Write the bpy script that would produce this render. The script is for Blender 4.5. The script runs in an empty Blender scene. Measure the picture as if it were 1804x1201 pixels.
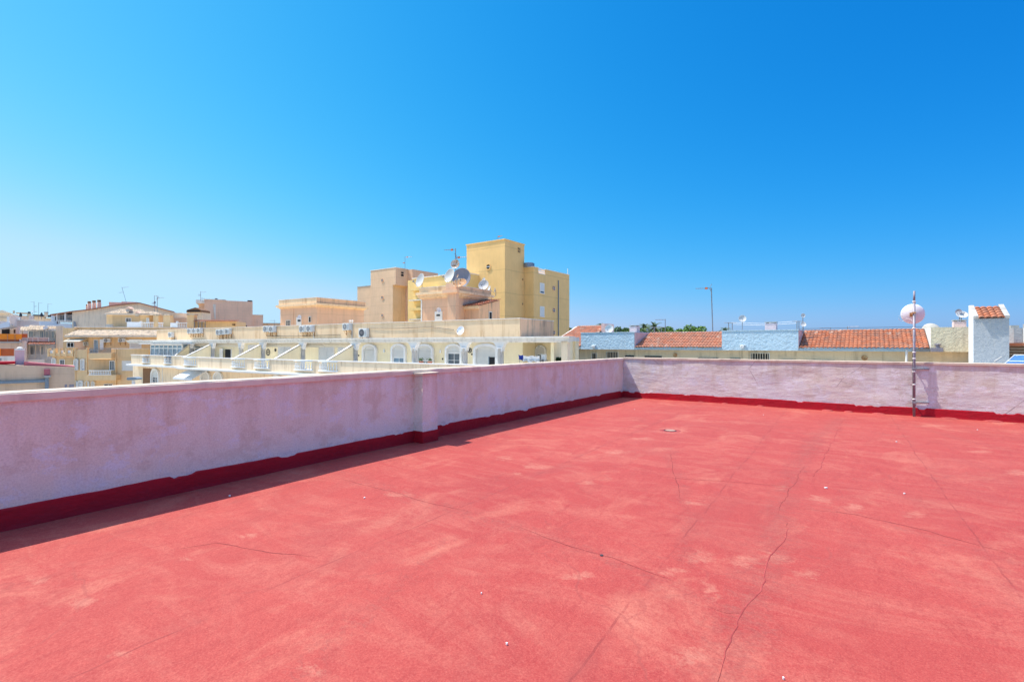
import bpy, math, random
from mathutils import Vector, noise
R = math.radians
rnd = random.Random(7)
sc = bpy.context.scene
COL = sc.collection
F = 878.0; CX = 902.0; HY = 606.0; CH = 1.5          # focal length in photo pixels, principal column, horizon row, eye height
GZ = -9.5                                            # street level below the roof terrace

# ------------------------------------------------------------------ materials
def C3(c): return (c[0], c[1], c[2], 1.0)
MATS = {}
class NT:
    def __init__(s, m):
        s.t = m.node_tree; s.n = s.t.nodes; s.l = s.t.links
        s.b = s.n['Principled BSDF']
        s.tc = s.n.new('ShaderNodeTexCoord').outputs['Object']
    def link(s, a, b): s.l.new(a, b)
    def mapping(s, scale=(1, 1, 1), src=None, loc=(0, 0, 0)):
        m = s.n.new('ShaderNodeMapping'); m.inputs['Scale'].default_value = scale; m.inputs['Location'].default_value = loc
        s.link(src or s.tc, m.inputs['Vector']); return m.outputs[0]
    def noise(s, sc_, det=5, rough=.6, vec=None, dist=0):
        n = s.n.new('ShaderNodeTexNoise'); n.inputs['Scale'].default_value = sc_
        n.inputs['Detail'].default_value = det; n.inputs['Roughness'].default_value = rough
        n.inputs['Distortion'].default_value = dist
        s.link(vec or s.tc, n.inputs['Vector']); return n.outputs['Fac']
    def ramp(s, fac, stops, interp='LINEAR'):
        r = s.n.new('ShaderNodeValToRGB'); r.color_ramp.interpolation = interp
        e = r.color_ramp.elements
        while len(e) < len(stops): e.new(.5)
        for q, (p, c) in zip(e, stops):
            q.position = p; q.color = C3(c) if isinstance(c, tuple) else (c, c, c, 1)
        s.link(fac, r.inputs[0]); return r.outputs[0]
    def mix(s, fac, a, b, mode='MIX'):
        m = s.n.new('ShaderNodeMix'); m.data_type = 'RGBA'; m.blend_type = mode; m.clamp_factor = True
        for sock, v in ((m.inputs[0], fac), (m.inputs[6], a), (m.inputs[7], b)):
            if isinstance(v, (int, float)): sock.default_value = v
            elif isinstance(v, tuple): sock.default_value = C3(v)
            else: s.link(v, sock)
        return m.outputs[2]
    def math(s, op, a, b=0.0, c=None):
        m = s.n.new('ShaderNodeMath'); m.operation = op
        for i, v in enumerate((a, b) if c is None else (a, b, c)):
            if isinstance(v, (int, float)): m.inputs[i].default_value = v
            else: s.link(v, m.inputs[i])
        return m.outputs[0]
    def sep(s, src=None):
        m = s.n.new('ShaderNodeSeparateXYZ'); s.link(src or s.tc, m.inputs[0]); return m.outputs
    def bump(s, h, strength, dist):
        b = s.n.new('ShaderNodeBump'); b.inputs['Strength'].default_value = strength; b.inputs['Distance'].default_value = dist
        s.link(h, b.inputs['Height']); s.link(b.outputs[0], s.b.inputs['Normal']); return b
    def out(s, col, rough=.85):
        if isinstance(col, tuple): s.b.inputs['Base Color'].default_value = C3(col)
        else: s.link(col, s.b.inputs['Base Color'])
        if isinstance(rough, (int, float)): s.b.inputs['Roughness'].default_value = rough
        else: s.link(rough, s.b.inputs['Roughness'])
def newmat(name):
    m = bpy.data.materials.new(name); m.use_nodes = True
    t = NT(m); t.b.inputs['Specular IOR Level'].default_value = .25
    MATS[name] = m; return m, t
def mul(c, k): return tuple(min(1, x * k) for x in c)
def mixc(a, b, t): return tuple(x * (1 - t) + y * t for x, y in zip(a, b))

def plain(name, col, rough=.6, var=.12, scale=3.0, metal=0.0, bump=0.0):
    m, t = newmat(name)
    n = t.noise(scale, 6, .65)
    t.out(t.ramp(n, [(.3, mul(col, 1 - var)), (.7, mul(col, 1 + var))]), rough)
    t.b.inputs['Metallic'].default_value = metal
    if bump: t.bump(t.noise(scale * 12, 4), .5, bump)
    return m

def stucco(name, col, stain=(.35, .25, .17), amt=.35, bump=.01, bscale=14.0, streak=True, lines=None, rough=.92, var=.07):
    """painted render: soft mottling, rain streaks running down, grain; lines = spacing of horizontal day joints"""
    m, t = newmat(name)
    big = t.noise(.55, 5, .6)
    base = t.ramp(big, [(.3, mul(col, 1 - var)), (.7, mul(col, 1 + var))])
    fine = t.noise(9, 5, .7)
    base = t.mix(t.math('MULTIPLY', fine, .22), base, mul(col, .8))
    if streak:
        v = t.mapping((2.6, 2.6, .22))
        st = t.noise(1.3, 7, .62, v)
        mask = t.ramp(st, [(.48, 0.0), (.64, 1.0)])
        blot = t.ramp(t.noise(.9, 5, .65), [(.38, .1), (.6, 1.0)])
        k = t.math('MULTIPLY', mask, blot)
        base = t.mix(t.math('MULTIPLY', k, amt), base, stain)
    h = t.noise(bscale, 5, .65)
    if lines:
        z = t.sep()[2]
        w = t.math('FRACT', t.math('DIVIDE', t.math('ADD', z, t.math('MULTIPLY', t.noise(1.2, 2), .10)), lines))
        ln = t.math('LESS_THAN', w, .045)
        base = t.mix(t.math('MULTIPLY', ln, .28), base, mul(col, .55))
    t.out(base, rough)
    if bump: t.bump(h, .9, bump)
    return m

# town palette (albedos; shaded copies carry shade in the tone)
stucco('cream_render', (0.88, 0.69, 0.47), (.42, .27, .15), .55, .006)
stucco('peach_render', (0.774, 0.495, 0.324), (.42, .30, .22), .35, .006, lines=1.45)
stucco('peach_bright', (0.86, 0.62, 0.38), (.55, .32, .16), .6, .006)
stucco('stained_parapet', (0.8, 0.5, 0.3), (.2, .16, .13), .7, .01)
stucco('ochre_render', (0.82, 0.53, 0.22), (.5, .33, .15), .2, .012, 5.0, lines=2.9)
stucco('lemon_render', (0.82, 0.59, 0.25), (.5, .36, .12), .25, .006, lines=2.9)
stucco('pale_yellow', (0.94, 0.79, 0.5), (.5, .4, .22), .2, .004)
stucco('sand_tower', (0.757, 0.519, 0.334), (.4, .3, .2), .25, .012, 5.0, lines=1.45)
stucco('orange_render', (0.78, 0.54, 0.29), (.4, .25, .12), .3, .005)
stucco('orange_shady', (0.64, 0.44, 0.24), (.35, .22, .12), .3, .005)  # darkened copy of orange_render, shade put into the colour
stucco('grey_render', (0.86, 0.7, 0.5), (.28, .24, .2), .4, .006)
stucco('pinkbrown_brick', (0.84, 0.56, 0.4), (.34, .25, .2), .3, .004, lines=.5)
stucco('mauve_render', (0.72, 0.6, 0.54), (.3, .25, .24), .3, .004)
stucco('white_paint', (0.773, 0.764, 0.736), (.5, .45, .38), .22, .004)
stucco('old_white', (0.756, 0.711, 0.63), (.34, .28, .2), .55, .005)
stucco('blue_stucco', (0.494, 0.653, 0.742), (.4, .42, .42), .12, .10, 6.0, var=.04)
stucco('white_stucco_shade', (0.356, 0.376, 0.385), (.4, .36, .28), .3, .09, 6.5)  # white wall greyed, the dimmer light on fronts put into the colour
stucco('cream_stucco', (0.722, 0.642, 0.44), (.36, .3, .2), .45, .05, 7.0)
stucco('lilac_stucco', (0.671, 0.499, 0.482), (.35, .25, .22), .3, .04, 7.0)
stucco('lilac_paint', (0.66, 0.5, 0.5), (.35, .28, .3), .2, .003)
stucco('olive_wall', (0.76, 0.62, 0.42), (.2, .16, .1), .4, .02, 8.0)
stucco('block_wall', (0.66, 0.48, 0.33), (.3, .22, .15), .3, .005, lines=.6)
stucco('concrete', (.42, .40, .36), (.2, .18, .15), .5, .01)
stucco('house_blue', (0.634, 0.669, 0.704), (.4, .4, .4), .2, .004)
plain('shutter', (.66, .65, .60), .5, .04)
plain('trim_white', (.78, .77, .73), .6, .06, 2)
plain('white_metal', (.72, .73, .72), .4, .05)
plain('grey_metal', (.30, .30, .31), .45, .15, 8, .6)
plain('zinc_metal', (.27, .25, .28), .55, .25, 20, .25)
plain('dark_metal', (.05, .05, .055), .5, .15)
plain('dish_white', (.74, .75, .77), .4, .04)
plain('dish_far', (.50, .49, .47), .5, .08)
plain('dish_cream', (.50, .46, .38), .5, .08)
plain('dish_grey', (.20, .20, .24), .5, .08)
plain('ac_white', (.68, .68, .64), .45, .05)
plain('ac_dark', (.09, .09, .10), .6, .1)
plain('orange_plastic', (.60, .16, .06), .5, .1)
plain('orange_fabric', (.85, .26, .03), .8, .08, 2)
plain('rust_fabric', (.50, .12, .04), .8, .1, 2)
plain('beige_fabric', (.66, .58, .44), .85, .06)
plain('white_fabric', (.74, .74, .74), .9, .04, bump=.004)
plain('blue_fabric', (.03, .06, .32), .9, .1)
plain('brown_wood', (.22, .11, .05), .7, .2, 6)
plain('dark_void', (.02, .02, .022), .7, .2)
plain('duct_metal', (.20, .25, .29), .5, .1, 4, .3)
plain('pale_paving', (.44, .40, .34), .95, .15, .05)  # mostly unseen street ground, made pale to bounce sunlight onto shaded fronts
plain('pale_roof', (.50, .46, .40), .9, .1, .6)
plain('pink_roof', (.42, .13, .15), .9, .1, .6)
plain('bark', (.16, .11, .07), .95, .25, 8)
plain('terracotta_pot', (.45, .15, .07), .8, .1)
def glassmat(name, col, rough=.08):
    m, t = newmat(name); t.out(t.ramp(t.noise(.9, 2), [(.3, mul(col, .6)), (.7, mul(col, 1.3))]), rough)
    t.b.inputs['Specular IOR Level'].default_value = .7
glassmat('glass', (.07, .10, .12)); glassmat('glass_blue', (.16, .25, .32)); glassmat('solar_blue', (.06, .16, .34), .3)
def rusty(name, base, amt):
    m, t = newmat(name)
    k = t.ramp(t.noise(3.2, 5, .6), [(.5 - amt * .2, 0.0), (.62 - amt * .15, 1.0)])
    t.out(t.mix(k, base, t.ramp(t.noise(9, 4), [(.3, (.26, .11, .04)), (.7, (.5, .25, .1))])), .65)
rusty('dish_rusty', (.6, .56, .5), .3); rusty('dish_very_rusty', (.55, .42, .28), .9); rusty('bracket_rust', (.5, .36, .2), .5)
def foliage(name, c):
    m, t = newmat(name)
    geo = t.n.new('ShaderNodeNewGeometry')
    t.out(t.ramp(geo.outputs['Random Per Island'], [(0, mul(c, .6)), (.5, c), (1, mul(c, 1.7))]), .7)
    t.b.inputs['Subsurface Weight'].default_value = 0
foliage('leaf_green', (.11, .20, .035)); foliage('leaf_dark', (.075, .13, .035)); foliage('leaf_palm', (.08, .12, .04))
foliage('leaf_hedge', (.02, .05, .015))

def tilemat(name, a, b, dark):
    m, t = newmat(name)
    # every tile has its own tone: cells of one tile (0.22 x 0.36 m)
    s = t.sep()
    cx = t.math('FLOOR', t.math('DIVIDE', s[0], .22)); cy = t.math('FLOOR', t.math('DIVIDE', s[1], .36))
    cmb = t.n.new('ShaderNodeCombineXYZ'); t.link(cx, cmb.inputs[0]); t.link(cy, cmb.inputs[1])
    w = t.n.new('ShaderNodeTexWhiteNoise'); w.noise_dimensions = '3D'; t.link(cmb.outputs[0], w.inputs[0])
    base = t.ramp(w.outputs['Value'], [(0, a), (.6, b), (.93, mixc(a, dark, .55)), (1, mixc(b, (.6, .5, .4), .5))])
    soot = t.ramp(t.noise(2.2, 8, .75), [(.46, 0.0), (.66, .8)])
    base = t.mix(soot, base, dark)
    t.out(base, .9); t.bump(t.noise(40, 3), .4, .004)
tilemat('terracotta_tile', (.36, .11, .048), (.46, .17, .085), (.20, .12, .09))
tilemat('terracotta_pale', (.42, .145, .075), (.49, .21, .125), (.25, .15, .11))
tilemat('sand_tile', (.66, .50, .32), (.78, .62, .44), (.25, .2, .16))

# pink parapet: lilac distemper over brown render, mottled, rain-stained from the coping down, scuffed above the red skirting
def pinkwall(name, seed, patch, rough_b, lit):
    m, t = newmat(name)
    off = t.mapping((1, 1, 1), loc=(seed, seed * .7, 0))
    z = t.sep()[2]
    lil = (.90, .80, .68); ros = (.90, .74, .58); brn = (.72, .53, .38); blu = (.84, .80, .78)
    if lit: lil = (.73, .69, .66); ros = (.74, .65, .56); brn = (.54, .43, .32); blu = (.68, .69, .76)  # sunlit copy of the same paint toned down; shaded copy is lifted against shade
    a = t.noise(.9, 6, .62, off)
    base = t.ramp(a, [(.38, lil), (.60, ros)])
    b = t.noise(1.7, 7, .68, t.mapping((1, 1, .8), off))
    base = t.mix(t.ramp(b, [(.54, 0.0), (.70, .75)]), base, blu)
    # brown bleed-through, stronger near the top edge, in vertical runs
    v = t.mapping((2.8, 2.8, .34), off)
    st = t.noise(1.6, 8, .68, v)
    hi = t.math('MULTIPLY', t.math('SUBTRACT', z, .45), .26)
    k = t.ramp(t.math('ADD', st, hi), [(.56, 0.0), (.80, 1.0)])
    base = t.mix(t.math('MULTIPLY', k, .72), base, brn)
    # wide worn clouds
    d = t.ramp(t.noise(2.3, 8, .72, t.mapping((1, 1, 1.2), off, (4, 2, 1))), [(.53, 0.0), (.60, .45)])
    base = t.mix(d, base, brn)
    ch = t.ramp(t.noise(3.1, 9, .78, t.mapping((1, 1, 1.4), off, (9, 3, 5))), [(.54, 0.0), (.60, .5)])
    base = t.mix(ch, base, (.88, .84, .86))
    # scuffs just above the skirting
    lowm = t.ramp(z, [(.20, 1.0), (.30, 0.0)])
    sc_ = t.ramp(t.noise(7, 8, .75, t.mapping((1, 1, 2.5), off)), [(.50, 0.0), (.56, 1.0)])
    base = t.mix(t.math('MULTIPLY', t.math('MULTIPLY', lowm, sc_), .55), base, (.34, .36, .44))
    pal = t.ramp(t.noise(3, 6, .7, off), [(.40, 0.0), (.7, .5)])
    base = t.mix(t.math('MULTIPLY', t.ramp(z, [(.15, .8), (.45, 0.0)]), pal), base, (.60, .56, .64))
    # pin-prick chips: bright paint loss, dark pits
    chips = t.n.new('ShaderNodeTexVoronoi'); chips.inputs['Scale'].default_value = 55; t.link(off, chips.inputs['Vector'])
    gate = t.ramp(t.noise(5, 3, .6, off), [(.52, 0.0), (.62, 1.0)])
    cm = t.math('MULTIPLY', t.math('LESS_THAN', chips.outputs['Distance'], .16), gate)
    base = t.mix(t.math('MULTIPLY', cm, .35), base, (.30, .17, .15))
    chip2 = t.n.new('ShaderNodeTexVoronoi'); chip2.inputs['Scale'].default_value = 23; t.link(t.mapping((1, 1, 1), off, (3, 9, 2)), chip2.inputs['Vector'])
    cm2 = t.math('MULTIPLY', t.math('LESS_THAN', chip2.outputs['Distance'], .10), t.ramp(t.noise(2.2, 3, .6, off), [(.56, 0.0), (.6, 1.0)]))
    base = t.mix(t.math('MULTIPLY', cm2, .6), base, (.78, .68, .70))
    fine = t.noise(60, 3, .8, off)
    base = t.mix(t.ramp(fine, [(.35, .26), (.58, 0.0)]), base, (.40, .26, .22))
    if patch:
        # hairline cracks
        vo = t.n.new('ShaderNodeTexVoronoi'); vo.feature = 'DISTANCE_TO_EDGE'; vo.inputs['Scale'].default_value = .75
        t.link(t.mapping((1, 1, 1.6), t.mapping((1, 1, 1), off)), vo.inputs['Vector'])
        wv = t.math('ADD', vo.outputs['Distance'], t.math('MULTIPLY', t.noise(6, 4), .02))
        ck = t.math('MULTIPLY', t.math('LESS_THAN', wv, .0135), t.ramp(t.noise(1.1, 2, .5, off), [(.5, 0.0), (.55, .7)]))
        base = t.mix(ck, base, (.28, .2, .2))
    t.out(base, .95)
    h = t.math('ADD', t.math('MULTIPLY', t.noise(70, 4, .7), .25), t.math('MULTIPLY', t.noise(3.0 if not lit else 4.5, 5, .6, t.mapping((.7, .7, 2.0), off)), 1.0))
    t.bump(h, 1.0, rough_b)
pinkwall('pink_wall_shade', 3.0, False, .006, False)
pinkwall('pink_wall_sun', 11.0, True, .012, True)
stucco('coping_pink', (0.86, 0.69, 0.52), (.5, .34, .27), .6, .004, 30)
stucco('coping_buff', (0.646, 0.51, 0.383), (.32, .22, .18), .75, .004, 30)
m, t = newmat('red_skirting')
t.out(t.mix(t.ramp(t.noise(5, 6, .7), [(.4, 0.0), (.75, .5)]), t.ramp(t.noise(1.1, 4), [(.3, (.40, .004, .014)), (.7, (.47, .007, .018))]), (.27, .015, .02)), t.ramp(t.noise(20, 3), [(.3, .45), (.7, .75)]))
t.bump(t.noise(9, 5, .6, t.mapping((1, 1, 2))), .8, .010)

# terrace membrane: rolled acrylic red, chalky wear, darker dirt in seams
def floormat():
    m, t = newmat('red_membrane')
    a = t.noise(.35, 5, .6)
    base = t.ramp(a, [(.30, (0.317, 0.0405, 0.0339)), (.70, (0.396, 0.0706, 0.0522))])
    brush = t.noise(1.0, 9, .72, t.mapping((1.0, 2.6, 1), None, (2, 5, 0)), 1.2)
    base = t.mix(t.ramp(brush, [(.46, 0.0), (.68, .70)]), base, (0.431, 0.12, 0.0833))
    brush2 = t.noise(2.6, 9, .75, t.mapping((2.4, .8, 1), None, (7, 1, 0)), 1.5)
    base = t.mix(t.ramp(brush2, [(.50, 0.0), (.66, .42)]), base, (0.246, 0.0255, 0.0233))
    chalk = t.noise(.85, 7, .66, t.mapping((1.5, 1, 1), None, (3, 1, 0)), .8)
    base = t.mix(t.ramp(chalk, [(.54, 0.0), (.72, .70)]), base, (0.493, 0.176, 0.113))
    grime = t.noise(.42, 9, .74, t.mapping((1.3, .8, 1), None, (5, 8, 0)), 1.4)
    base = t.mix(t.ramp(grime, [(.50, 0.0), (.66, .32)]), base, (0.259, 0.0597, 0.0483))
    for nm, col, am in (('pale', (0.475, 0.203, 0.134), .55), ('dirt', (0.229, 0.0713, 0.0551), .62)):
        at = t.n.new('ShaderNodeAttribute'); at.attribute_name = nm
        w = t.ramp(t.math('ADD', at.outputs['Fac'], t.math('MULTIPLY', t.math('SUBTRACT', t.noise(4.5 if nm == 'pale' else 9, 10, .82, t.mapping((1, 1.7, 1)), 1.6), .5), 3.4 if nm == 'pale' else 2.6)), [(.50 if nm == 'pale' else .36, 0.0), (1.25 if nm == 'pale' else .8, 1.0)])
        base = t.mix(t.math('MULTIPLY', w, am), base, col)
    g = t.noise(95, 4, .8)
    base = t.mix(t.ramp(g, [(.38, .45), (.52, 0.0)]), base, (0.264, 0.0225, 0.0226))
    base = t.mix(t.ramp(g, [(.52, 0.0), (.64, .45)]), base, (0.458, 0.113, 0.0847))
    g2 = t.noise(28, 5, .8)
    base = t.mix(t.ramp(g2, [(.40, .25), (.54, 0.0)]), base, (0.246, 0.0209, 0.0212))
    cr = t.n.new('ShaderNodeTexVoronoi'); cr.feature = 'DISTANCE_TO_EDGE'; cr.inputs['Scale'].default_value = .42
    wob = t.n.new('ShaderNodeVectorMath'); wob.operation = 'ADD'
    nn = t.n.new('ShaderNodeTexNoise'); nn.inputs['Scale'].default_value = 1.3; nn.inputs['Detail'].default_value = 6
    sub = t.n.new('ShaderNodeVectorMath'); sub.operation = 'SCALE'; sub.inputs['Scale'].default_value = .8
    t.link(t.tc, nn.inputs['Vector']); t.link(nn.outputs['Color'], sub.inputs[0]); t.link(t.tc, wob.inputs[0]); t.link(sub.outputs[0], wob.inputs[1])
    t.link(wob.outputs[0], cr.inputs['Vector'])
    ck = t.math('MULTIPLY', t.math('LESS_THAN', cr.outputs['Distance'], .0035), t.ramp(t.noise(1.1, 4), [(.46, 0.0), (.56, .45)]))
    base = t.mix(ck, base, (0.264, 0.0526, 0.0423))
    sy = t.sep()
    lap = t.math('ABSOLUTE', t.math('SUBTRACT', t.math('FRACT', t.math('DIVIDE', t.math('ADD', t.math('ADD', sy[0], t.math('MULTIPLY', sy[1], .04)), t.math('MULTIPLY', t.noise(.9, 4), .12)), 1.9)), .5))
    lm = t.math('MULTIPLY', t.math('LESS_THAN', lap, .0035), t.ramp(t.noise(1.6, 5, .7), [(.42, 0.0), (.56, .55)]))
    base = t.mix(lm, base, (0.194, 0.0263, 0.0247))
    lm2 = t.math('MULTIPLY', t.ramp(lap, [(0, 1.0), (.07, 0.0)]), t.ramp(t.noise(4, 8, .8), [(.46, 0.0), (.62, .40)]))
    base = t.mix(lm2, base, (0.264, 0.0563, 0.0459))
    t.out(base, .78)
    h = t.math('ADD', t.math('MULTIPLY', g, .5), t.math('MULTIPLY', g2, .6))
    h = t.math('ADD', h, t.math('MULTIPLY', t.noise(2.2, 7, .7, None, 1.0), 2.2))
    t.bump(h, .8, .006)
floormat()
m, t = newmat('seam_red'); t.out(t.ramp(t.noise(6, 5, .7), [(.40, (.25, .036, .034)), (.62, (.36, .065, .056))]), .85)
m, t = newmat('crack_dark'); t.out(t.ramp(t.noise(5, 5, .7), [(.38, (.15, .025, .024)), (.60, (.25, .042, .038))]), .9)
m, t = newmat('drain_concrete'); t.out(t.ramp(t.noise(9, 5, .7), [(.35, (.30, .17, .13)), (.65, (.42, .27, .21))]), .9)

# ------------------------------------------------------------------ frames: a street grid turned by a degrees
class Frame:
    def __init__(s, a):
        s.c = math.cos(R(a)); s.s = math.sin(R(a)); s.rz = -R(a)
    def world(s, p): return Vector((p[0] * s.c + p[1] * s.s, -p[0] * s.s + p[1] * s.c, p[2]))
    def U(s, px, py, U):       # where the sight line through a photo pixel meets the plane y = U
        k = (px - CX) / F; Y = U / (s.c + k * s.s); return ((k * s.c - s.s) * Y, U, CH + (HY - py) / F * Y)
    def V(s, px, py, V):       # same for the plane x = V
        k = (px - CX) / F; Y = V / (k * s.c - s.s); return (V, (k * s.s + s.c) * Y, CH + (HY - py) / F * Y)
G = Frame(35.57); A = Frame(32.06); L = Frame(0.0); W = Frame(-42.0); K = Frame(-8.0); M = Frame(-40.0); N = Frame(-30.0); D_ = Frame(-28.0)

# ------------------------------------------------------------------ mesh builder
class MB:
    def __init__(s): s.v = []; s.f = []
    def box(s, x0, x1, y0, y1, z0, z1):
        if x0 > x1: x0, x1 = x1, x0
        if y0 > y1: y0, y1 = y1, y0
        if z0 > z1: z0, z1 = z1, z0
        n = len(s.v)
        s.v += [(x, y, z) for z in (z0, z1) for y in (y0, y1) for x in (x0, x1)]
        s.f += [tuple(n + i for i in q) for q in ((0, 2, 3, 1), (4, 5, 7, 6), (0, 1, 5, 4), (2, 6, 7, 3), (0, 4, 6, 2), (1, 3, 7, 5))]
        return s
    def poly(s, pts, rev=False):
        n = len(s.v); s.v += [tuple(p) for p in pts]; i = list(range(n, n + len(pts))); s.f.append(tuple(reversed(i) if rev else i)); return s
    def prism(s, poly, axis, a, b):
        """poly: 2-D points; axis y: (x,z) extruded in y; axis x: (y,z) in x; axis z: (x,y) in z"""
        mk = {'y': lambda p, t: (p[0], t, p[1]), 'x': lambda p, t: (t, p[0], p[1]), 'z': lambda p, t: (p[0], p[1], t)}[axis]
        n = len(s.v); k = len(poly)
        s.v += [mk(p, a) for p in poly] + [mk(p, b) for p in poly]
        s.f.append(tuple(range(n, n + k))); s.f.append(tuple(reversed(range(n + k, n + 2 * k))))
        for i in range(k):
            j = (i + 1) % k; s.f.append((n + i, n + k + i, n + k + j, n + j))
        return s
    def ring(s, outer, inner, y0, y1):
        """open band between two (x,z) outlines, with thickness y0..y1"""
        for i in range(len(outer) - 1):
            s.prism([outer[i], outer[i + 1], inner[i + 1], inner[i]], 'y', y0, y1)
        return s
    def tube(s, pts, r, n=8, r2=None):
        pts = [Vector(p) for p in pts]; base = len(s.v); m = len(pts)
        for i, p in enumerate(pts):
            d = (pts[min(i + 1, m - 1)] - pts[max(i - 1, 0)]).normalized()
            a = d.cross(Vector((0, 0, 1)) if abs(d.z) < .9 else Vector((1, 0, 0))).normalized(); b = d.cross(a)
            rr = r if r2 is None else r + (r2 - r) * i / (m - 1)
            for j in range(n):
                t = 2 * math.pi * j / n; s.v.append(tuple(p + (a * math.cos(t) + b * math.sin(t)) * rr))
        for i in range(m - 1):
            for j in range(n):
                k = (j + 1) % n; s.f.append((base + i * n + j, base + i * n + k, base + (i + 1) * n + k, base + (i + 1) * n + j))
        s.f.append(tuple(base + j for j in reversed(range(n)))); s.f.append(tuple(base + (m - 1) * n + j for j in range(n)))
        return s
    def lathe(s, c, d, prof, n=24, sx=1.0):
        """profile of (radius, height along d) spun round the axis d at c"""
        c = Vector(c); d = Vector(d).normalized()
        a = d.cross(Vector((0, 0, 1)) if abs(d.z) < .95 else Vector((1, 0, 0))).normalized(); b = d.cross(a)
        base = len(s.v); m = len(prof)
        for r, h in prof:
            for j in range(n):
                t = 2 * math.pi * j / n; s.v.append(tuple(c + d * h + a * (math.cos(t) * r * sx) + b * (math.sin(t) * r)))
        for i in range(m - 1):
            for j in range(n):
                k = (j + 1) % n; s.f.append((base + i * n + j, base + i * n + k, base + (i + 1) * n + k, base + (i + 1) * n + j))
        return s
    def build(s, name, mat, root=None, smooth=False, bevel=0.0):
        me = bpy.data.meshes.new(name)
        o0 = root.get('_o', (0, 0, 0)) if root is not None else (0, 0, 0)
        if root is not None: o0 = ORI[root.name]
        me.from_pydata([(x - o0[0], y - o0[1], z - o0[2]) for x, y, z in s.v], [], s.f)
        me.materials.append(MATS[mat])
        if smooth: me.polygons.foreach_set('use_smooth', [True] * len(me.polygons))
        ob = bpy.data.objects.new(name, me); COL.objects.link(ob)
        if root is not None: ob.parent = root; ORI[ob.name] = o0
        if bevel:
            b = ob.modifiers.new('bevel', 'BEVEL'); b.width = bevel; b.segments = 2; b.limit_method = 'ANGLE'
        fix_normals(me)
        return ob
import bmesh
def fix_normals(me):
    bm = bmesh.new(); bm.from_mesh(me); bmesh.ops.recalc_face_normals(bm, faces=bm.faces); bm.to_mesh(me); bm.free()
ORI = {}
def thing(name, fr, loc, label, cat, group=None):
    o = bpy.data.objects.new(name, None); COL.objects.link(o); o.empty_display_size = .3
    o.location = fr.world(loc); o.rotation_euler = (0, 0, fr.rz)
    ORI[o.name] = tuple(loc); tag(o, label, cat, group); return o
def tag(o, label=None, cat=None, group=None, kind=None):
    if label: o['label'] = label
    if cat: o['category'] = cat
    if group: o['group'] = group
    if kind: o['kind'] = kind
    return o
def place(ob, fr):
    ob.rotation_euler = (0, 0, fr.rz); return ob
def copy_tree(o, parent=None):
    c = o.copy(); COL.objects.link(c)
    if parent: c.parent = parent
    if o.name in ORI: ORI[c.name] = ORI[o.name]
    for ch in list(o.children):
        copy_tree(ch, c)
    return c

# ------------------------------------------------------------------ shared details
def arch_pts(x0, x1, z0, zs, zt, n=14):
    cx = (x0 + x1) / 2; rx = (x1 - x0) / 2
    return [(x0, z0)] + [(cx - rx * math.cos(math.pi * i / n), zs + (zt - zs) * math.sin(math.pi * i / n)) for i in range(n + 1)] + [(x1, z0)]
def baluster_row(mb, x0, x1, y, z0, z1, n, r=.05, seg=8):
    for i in range(n):
        x = x0 + (x1 - x0) * (i + .5) / n; h = z1 - z0
        mb.lathe((x, y, z0), (0, 0, 1), [(r * .8, 0), (r * .8, h * .08), (r * .45, h * .14), (r * 1.0, h * .38), (r * .45, h * .72), (r * .5, h * .86), (r * .8, h * .92), (r * .8, h)], seg)
def window(root, x0, x1, z0, z1, y, fmat='trim_white', pmat='glass', t=.06, bars=1, rows=0, proud=.05):
    """framed window on a wall whose face is at y and looks toward -y"""
    m = MB(); m.box(x0, x1, y - proud, y + .02, z0, z0 + t).box(x0, x1, y - proud, y + .02, z1 - t, z1)
    m.box(x0, x0 + t, y - proud, y + .02, z0 + t, z1 - t).box(x1 - t, x1, y - proud, y + .02, z0 + t, z1 - t)
    for b in range(bars):
        xc = x0 + (x1 - x0) * (b + 1) / (bars + 1); m.box(xc - t * .35, xc + t * .35, y - proud * .8, y + .02, z0 + t, z1 - t)
    for b in range(rows):
        zc = z0 + (z1 - z0) * (b + 1) / (rows + 1); m.box(x0 + t, x1 - t, y - proud * .7, y + .02, zc - t * .25, zc + t * .25)
    w = m.build('window', fmat, root)
    MB().box(x0 + t, x1 - t, y - proud * .45, y - .005, z0 + t, z1 - t).build('pane', pmat, w)
    return w
def shutter_door(root, x0, x1, z0, z1, y, name='roller_shutter', mat='shutter'):
    m = MB(); h = z0
    while h < z1 - .02:
        m.prism([(y - .03, h), (y - .045, h + .03), (y - .03, min(h + .085, z1)), (y + .01, min(h + .085, z1)), (y + .01, h)], 'x', x0, x1); h += .09
    return m.build(name, mat, root)
def arched_door(root, x0, x1, z0, zs, zt, y, open_z=None, glass=False):
    o = arch_pts(x0, x1, z0, zs, zt); t = (x1 - x0) * .11
    i = arch_pts(x0 + t, x1 - t, z0, zs, zt - t * .8)
    d = MB().ring(o, i, y - .20, y + .01).build('arched_surround', 'trim_white', root)
    MB().prism(arch_pts(x0 + t, x1 - t, zs - .04, zs, zt - t * .8), 'y', y - .06, y + .01).build('arch_panel', 'shutter', root)
    lo = z0 if open_z is None else open_z
    shutter_door(root, x0 + t, x1 - t, lo, zs - .04, y - .02)
    if open_z is not None:
        window(root, x0 + t, x1 - t, z0, open_z, y, 'trim_white', 'glass_blue' if glass == 'blue' else 'glass', .06, 1, 2 if glass else 0)
    return d
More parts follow.
